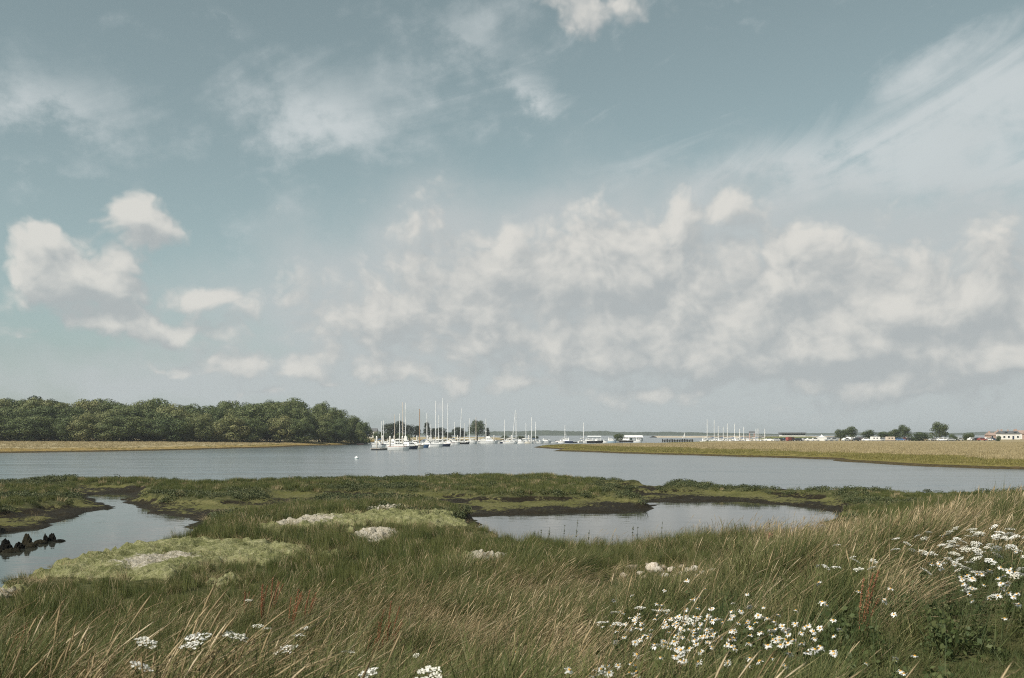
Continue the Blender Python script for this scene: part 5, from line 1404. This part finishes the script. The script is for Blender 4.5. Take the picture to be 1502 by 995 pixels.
def umbel_rays(rad):
    m = MB()
    for k in range(9): m.tube([(0, 0, -rad * .9), (rad * .8 * math.cos(k * .7), rad * .8 * math.sin(k * .7), -.02)], .0012, 3, False)
    me = m.mesh('rays', M['weed']); at = me.attributes.new('tint', 'FLOAT', 'POINT'); return me
UMB = [umbel_mesh(740 + i, .048) for i in range(4)]; RAYS = umbel_rays(.048)
USTEM = [stem_mesh(.50, .2 + .1 * i, .0028, 760 + i) for i in range(3)]
def flower(px, py, kind, size, label, group, i, up=.38):
    x, y, z = ground_at(px, py, up)
    t = empty('daisy' if kind == 'd' else 'wild_carrot', (x, y, z + up)); t.scale = (size,) * 3
    tilt = (R(random.uniform(-5, 38)), R(random.uniform(-10, 30)), random.random() * 6.28)
    if kind == 'd':
        h = link_obj('petals', DAISY[i % 4][0], None, t); h.rotation_euler = tilt
        c = link_obj('centre', DAISY[i % 4][1], None, h); c.location = (0, 0, .002)
        s = link_obj('stem', STEMS[i % 4], None, t)
    else:
        h = link_obj('flower_head', UMB[i % 4], None, t); h.rotation_euler = (R(random.uniform(0, 28)), R(random.uniform(-10, 25)), random.random() * 6)
        link_obj('rays', RAYS, None, h)
        s = link_obj('stem', USTEM[i % 3], None, t); s.location = (0, 0, -.043)
    s.rotation_euler = (0, 0, random.uniform(-.6, .6))
    return tag(t, label, 'daisy' if kind == 'd' else 'flower', group)
random.seed(77)
fl = 0
for cx, cy, sx, sy, n, kind, lab, up in (
        (930, 917, 28, 13, 30, 'd', 'daisy at the left end of the dense front daisy patch', .36), (985, 922, 40, 19, 54, 'd', 'white daisy in the densest middle of the front daisy patch', .36), (1025, 937, 40, 16, 50, 'd', 'white daisy along the lower edge of the front daisy patch', .34),
        (1035, 900, 32, 15, 15, 'd', 'daisy showing its orange centre along the top of the front patch', .40), (1085, 908, 20, 9, 10, 'd', 'daisy in the small cluster between the two front patches', .38), (1122, 918, 24, 10, 14, 'd', 'daisy in the left half of the right hand front patch', .38),
        (1155, 932, 32, 12, 30, 'd', 'daisy in the right half of the right hand front patch', .36), (1192, 948, 18, 12, 8, 'd', 'outlying daisy at the lower right of the front patches', .34), (895, 984, 28, 7, 13, 'd', 'daisy in the low cluster at the bottom edge left of the patches', .30),
        (1000, 880, 60, 10, 8, 'd', 'scattered daisy above the front daisy patch', .42), (1060, 965, 70, 10, 7, 'd', 'scattered daisy below the front daisy patch', .28), (1240, 900, 50, 22, 9, 'd', 'scattered daisy between the front patches and the flowering mound', .34), (1305, 980, 25, 8, 5, 'd', 'daisy in the loose group at the bottom edge right', .2),
        (1375, 802, 34, 12, 22, 'u', 'pale umbel at the left of the flowering mound on the right', .46), (1435, 795, 44, 16, 34, 'u', 'pale umbel on the top of the flowering mound on the right', .48), (1485, 785, 16, 14, 10, 'u', 'pale umbel at the right frame edge on top of the mound', .50),
        (1440, 832, 46, 20, 18, 'u', 'pale umbel on the front slope of the flowering mound', .40), (1420, 815, 52, 22, 22, 'd', 'small daisy mixed among the umbels of the flowering mound', .46), (1455, 858, 36, 18, 24, 'd', 'daisy on the shaded lower slope of the flowering mound', .36), (1488, 885, 10, 14, 7, 'd', 'daisy by the right frame edge below the mound', .32),
        (940, 905, 40, 14, 7, 'u', 'cream umbel mixed into the left of the front daisy patch', .42), (1250, 830, 24, 8, 6, 'u', 'white umbel in the dry grass left of the mound', .42)):
    for j in range(n):
        px = random.gauss(cx, sx * .98); py = min(993, random.gauss(cy, sy * .98)); fl += 1
        flower(px, py, kind, random.uniform(.82, 1.3) * (1.02 if kind == 'd' else 1.0), lab, 'white flowers of the near bank', fl, up * random.uniform(1.2, 1.6))
for px, py, kind, sz, lab in [(1227, 799, 'u', 1.0, 'lone white umbel highest in the dry grass right of centre'), (1256, 822, 'u', 1.0, 'lone umbel just below the highest one'), (1200, 830, 'd', 1.2, 'lone white daisy left of the lone umbels'), (1201, 856, 'd', 1.2, 'lone daisy above the front patches'), (1206, 884, 'd', 1.3, 'lone daisy right above the right hand front patch'),
        (1298, 882, 'd', 1.1, 'lone daisy among the straw tuft'), (1311, 902, 'd', .9, 'lone small daisy under the straw tuft'), (1007, 852, 'd', 1.5, 'lone daisy just below the pale stones'), (975, 866, 'd', 1.1, 'lone daisy left below the pale stones'), (365, 880, 'u', .9, 'lone white umbel highest on the left'),
        (378, 917, 'u', 1.2, 'wide white umbel at the centre of the left group'), (392, 921, 'u', 1.1, 'white umbel touching the wide one on the left'), (347, 931, 'u', 1.1, 'white umbel left of the wide one'), (290, 934, 'u', 1.0, 'white umbel in the left middle'), (281, 945, 'u', .8, 'small umbel under the left middle one'),
        (215, 943, 'u', .8, 'small leftmost white umbel'), (438, 931, 'u', 1.2, 'white umbel at the right of the left group'), (446, 921, 'u', .9, 'small umbel above the right one of the left group'), (420, 950, 'u', 1.0, 'lowest umbel of the left group'), (208, 977, 'u', .8, 'small white umbel at the bottom left'),
        (512, 956, 'u', 1.2, 'cream umbel alone at the bottom left of centre'), (757, 957, 'd', 1.2, 'single daisy at the bottom centre'), (629, 992, 'u', 1.1, 'umbel cut by the bottom edge'), (540, 985, 'u', .8, 'green seed head near the bottom edge'), (835, 983, 'd', 1.1, 'single daisy right of the bottom centre'), (610, 962, 'u', .6, 'small round cream seed head at the bottom centre')]:
    fl += 1; flower(px, py, kind, sz * (1.1 if px > 700 else 1.45), lab, 'white flowers of the near bank', fl, .60 if px > 700 else .68)

# ------------------------------------------------------------------ haze
hm_, ht, hb = new_mat('air')
ht.nodes.remove(hb)
pv_ = ht.nodes.new('ShaderNodeVolumePrincipled'); pv_.inputs['Color'].default_value = (.86, .92, .96, 1); pv_.inputs['Density'].default_value = HAZE = 0.00016
pv_.inputs['Anisotropy'].default_value = .2
ht.links.new(pv_.outputs[0], ht.nodes['Material Output'].inputs['Volume'])
m = MB(); m.box(-5400, 5400, -120, 8600, -2.6, 34); o = m.build('haze', hm_); tag(o, 'thin pale sea haze over the whole estuary', 'haze', kind='stuff')
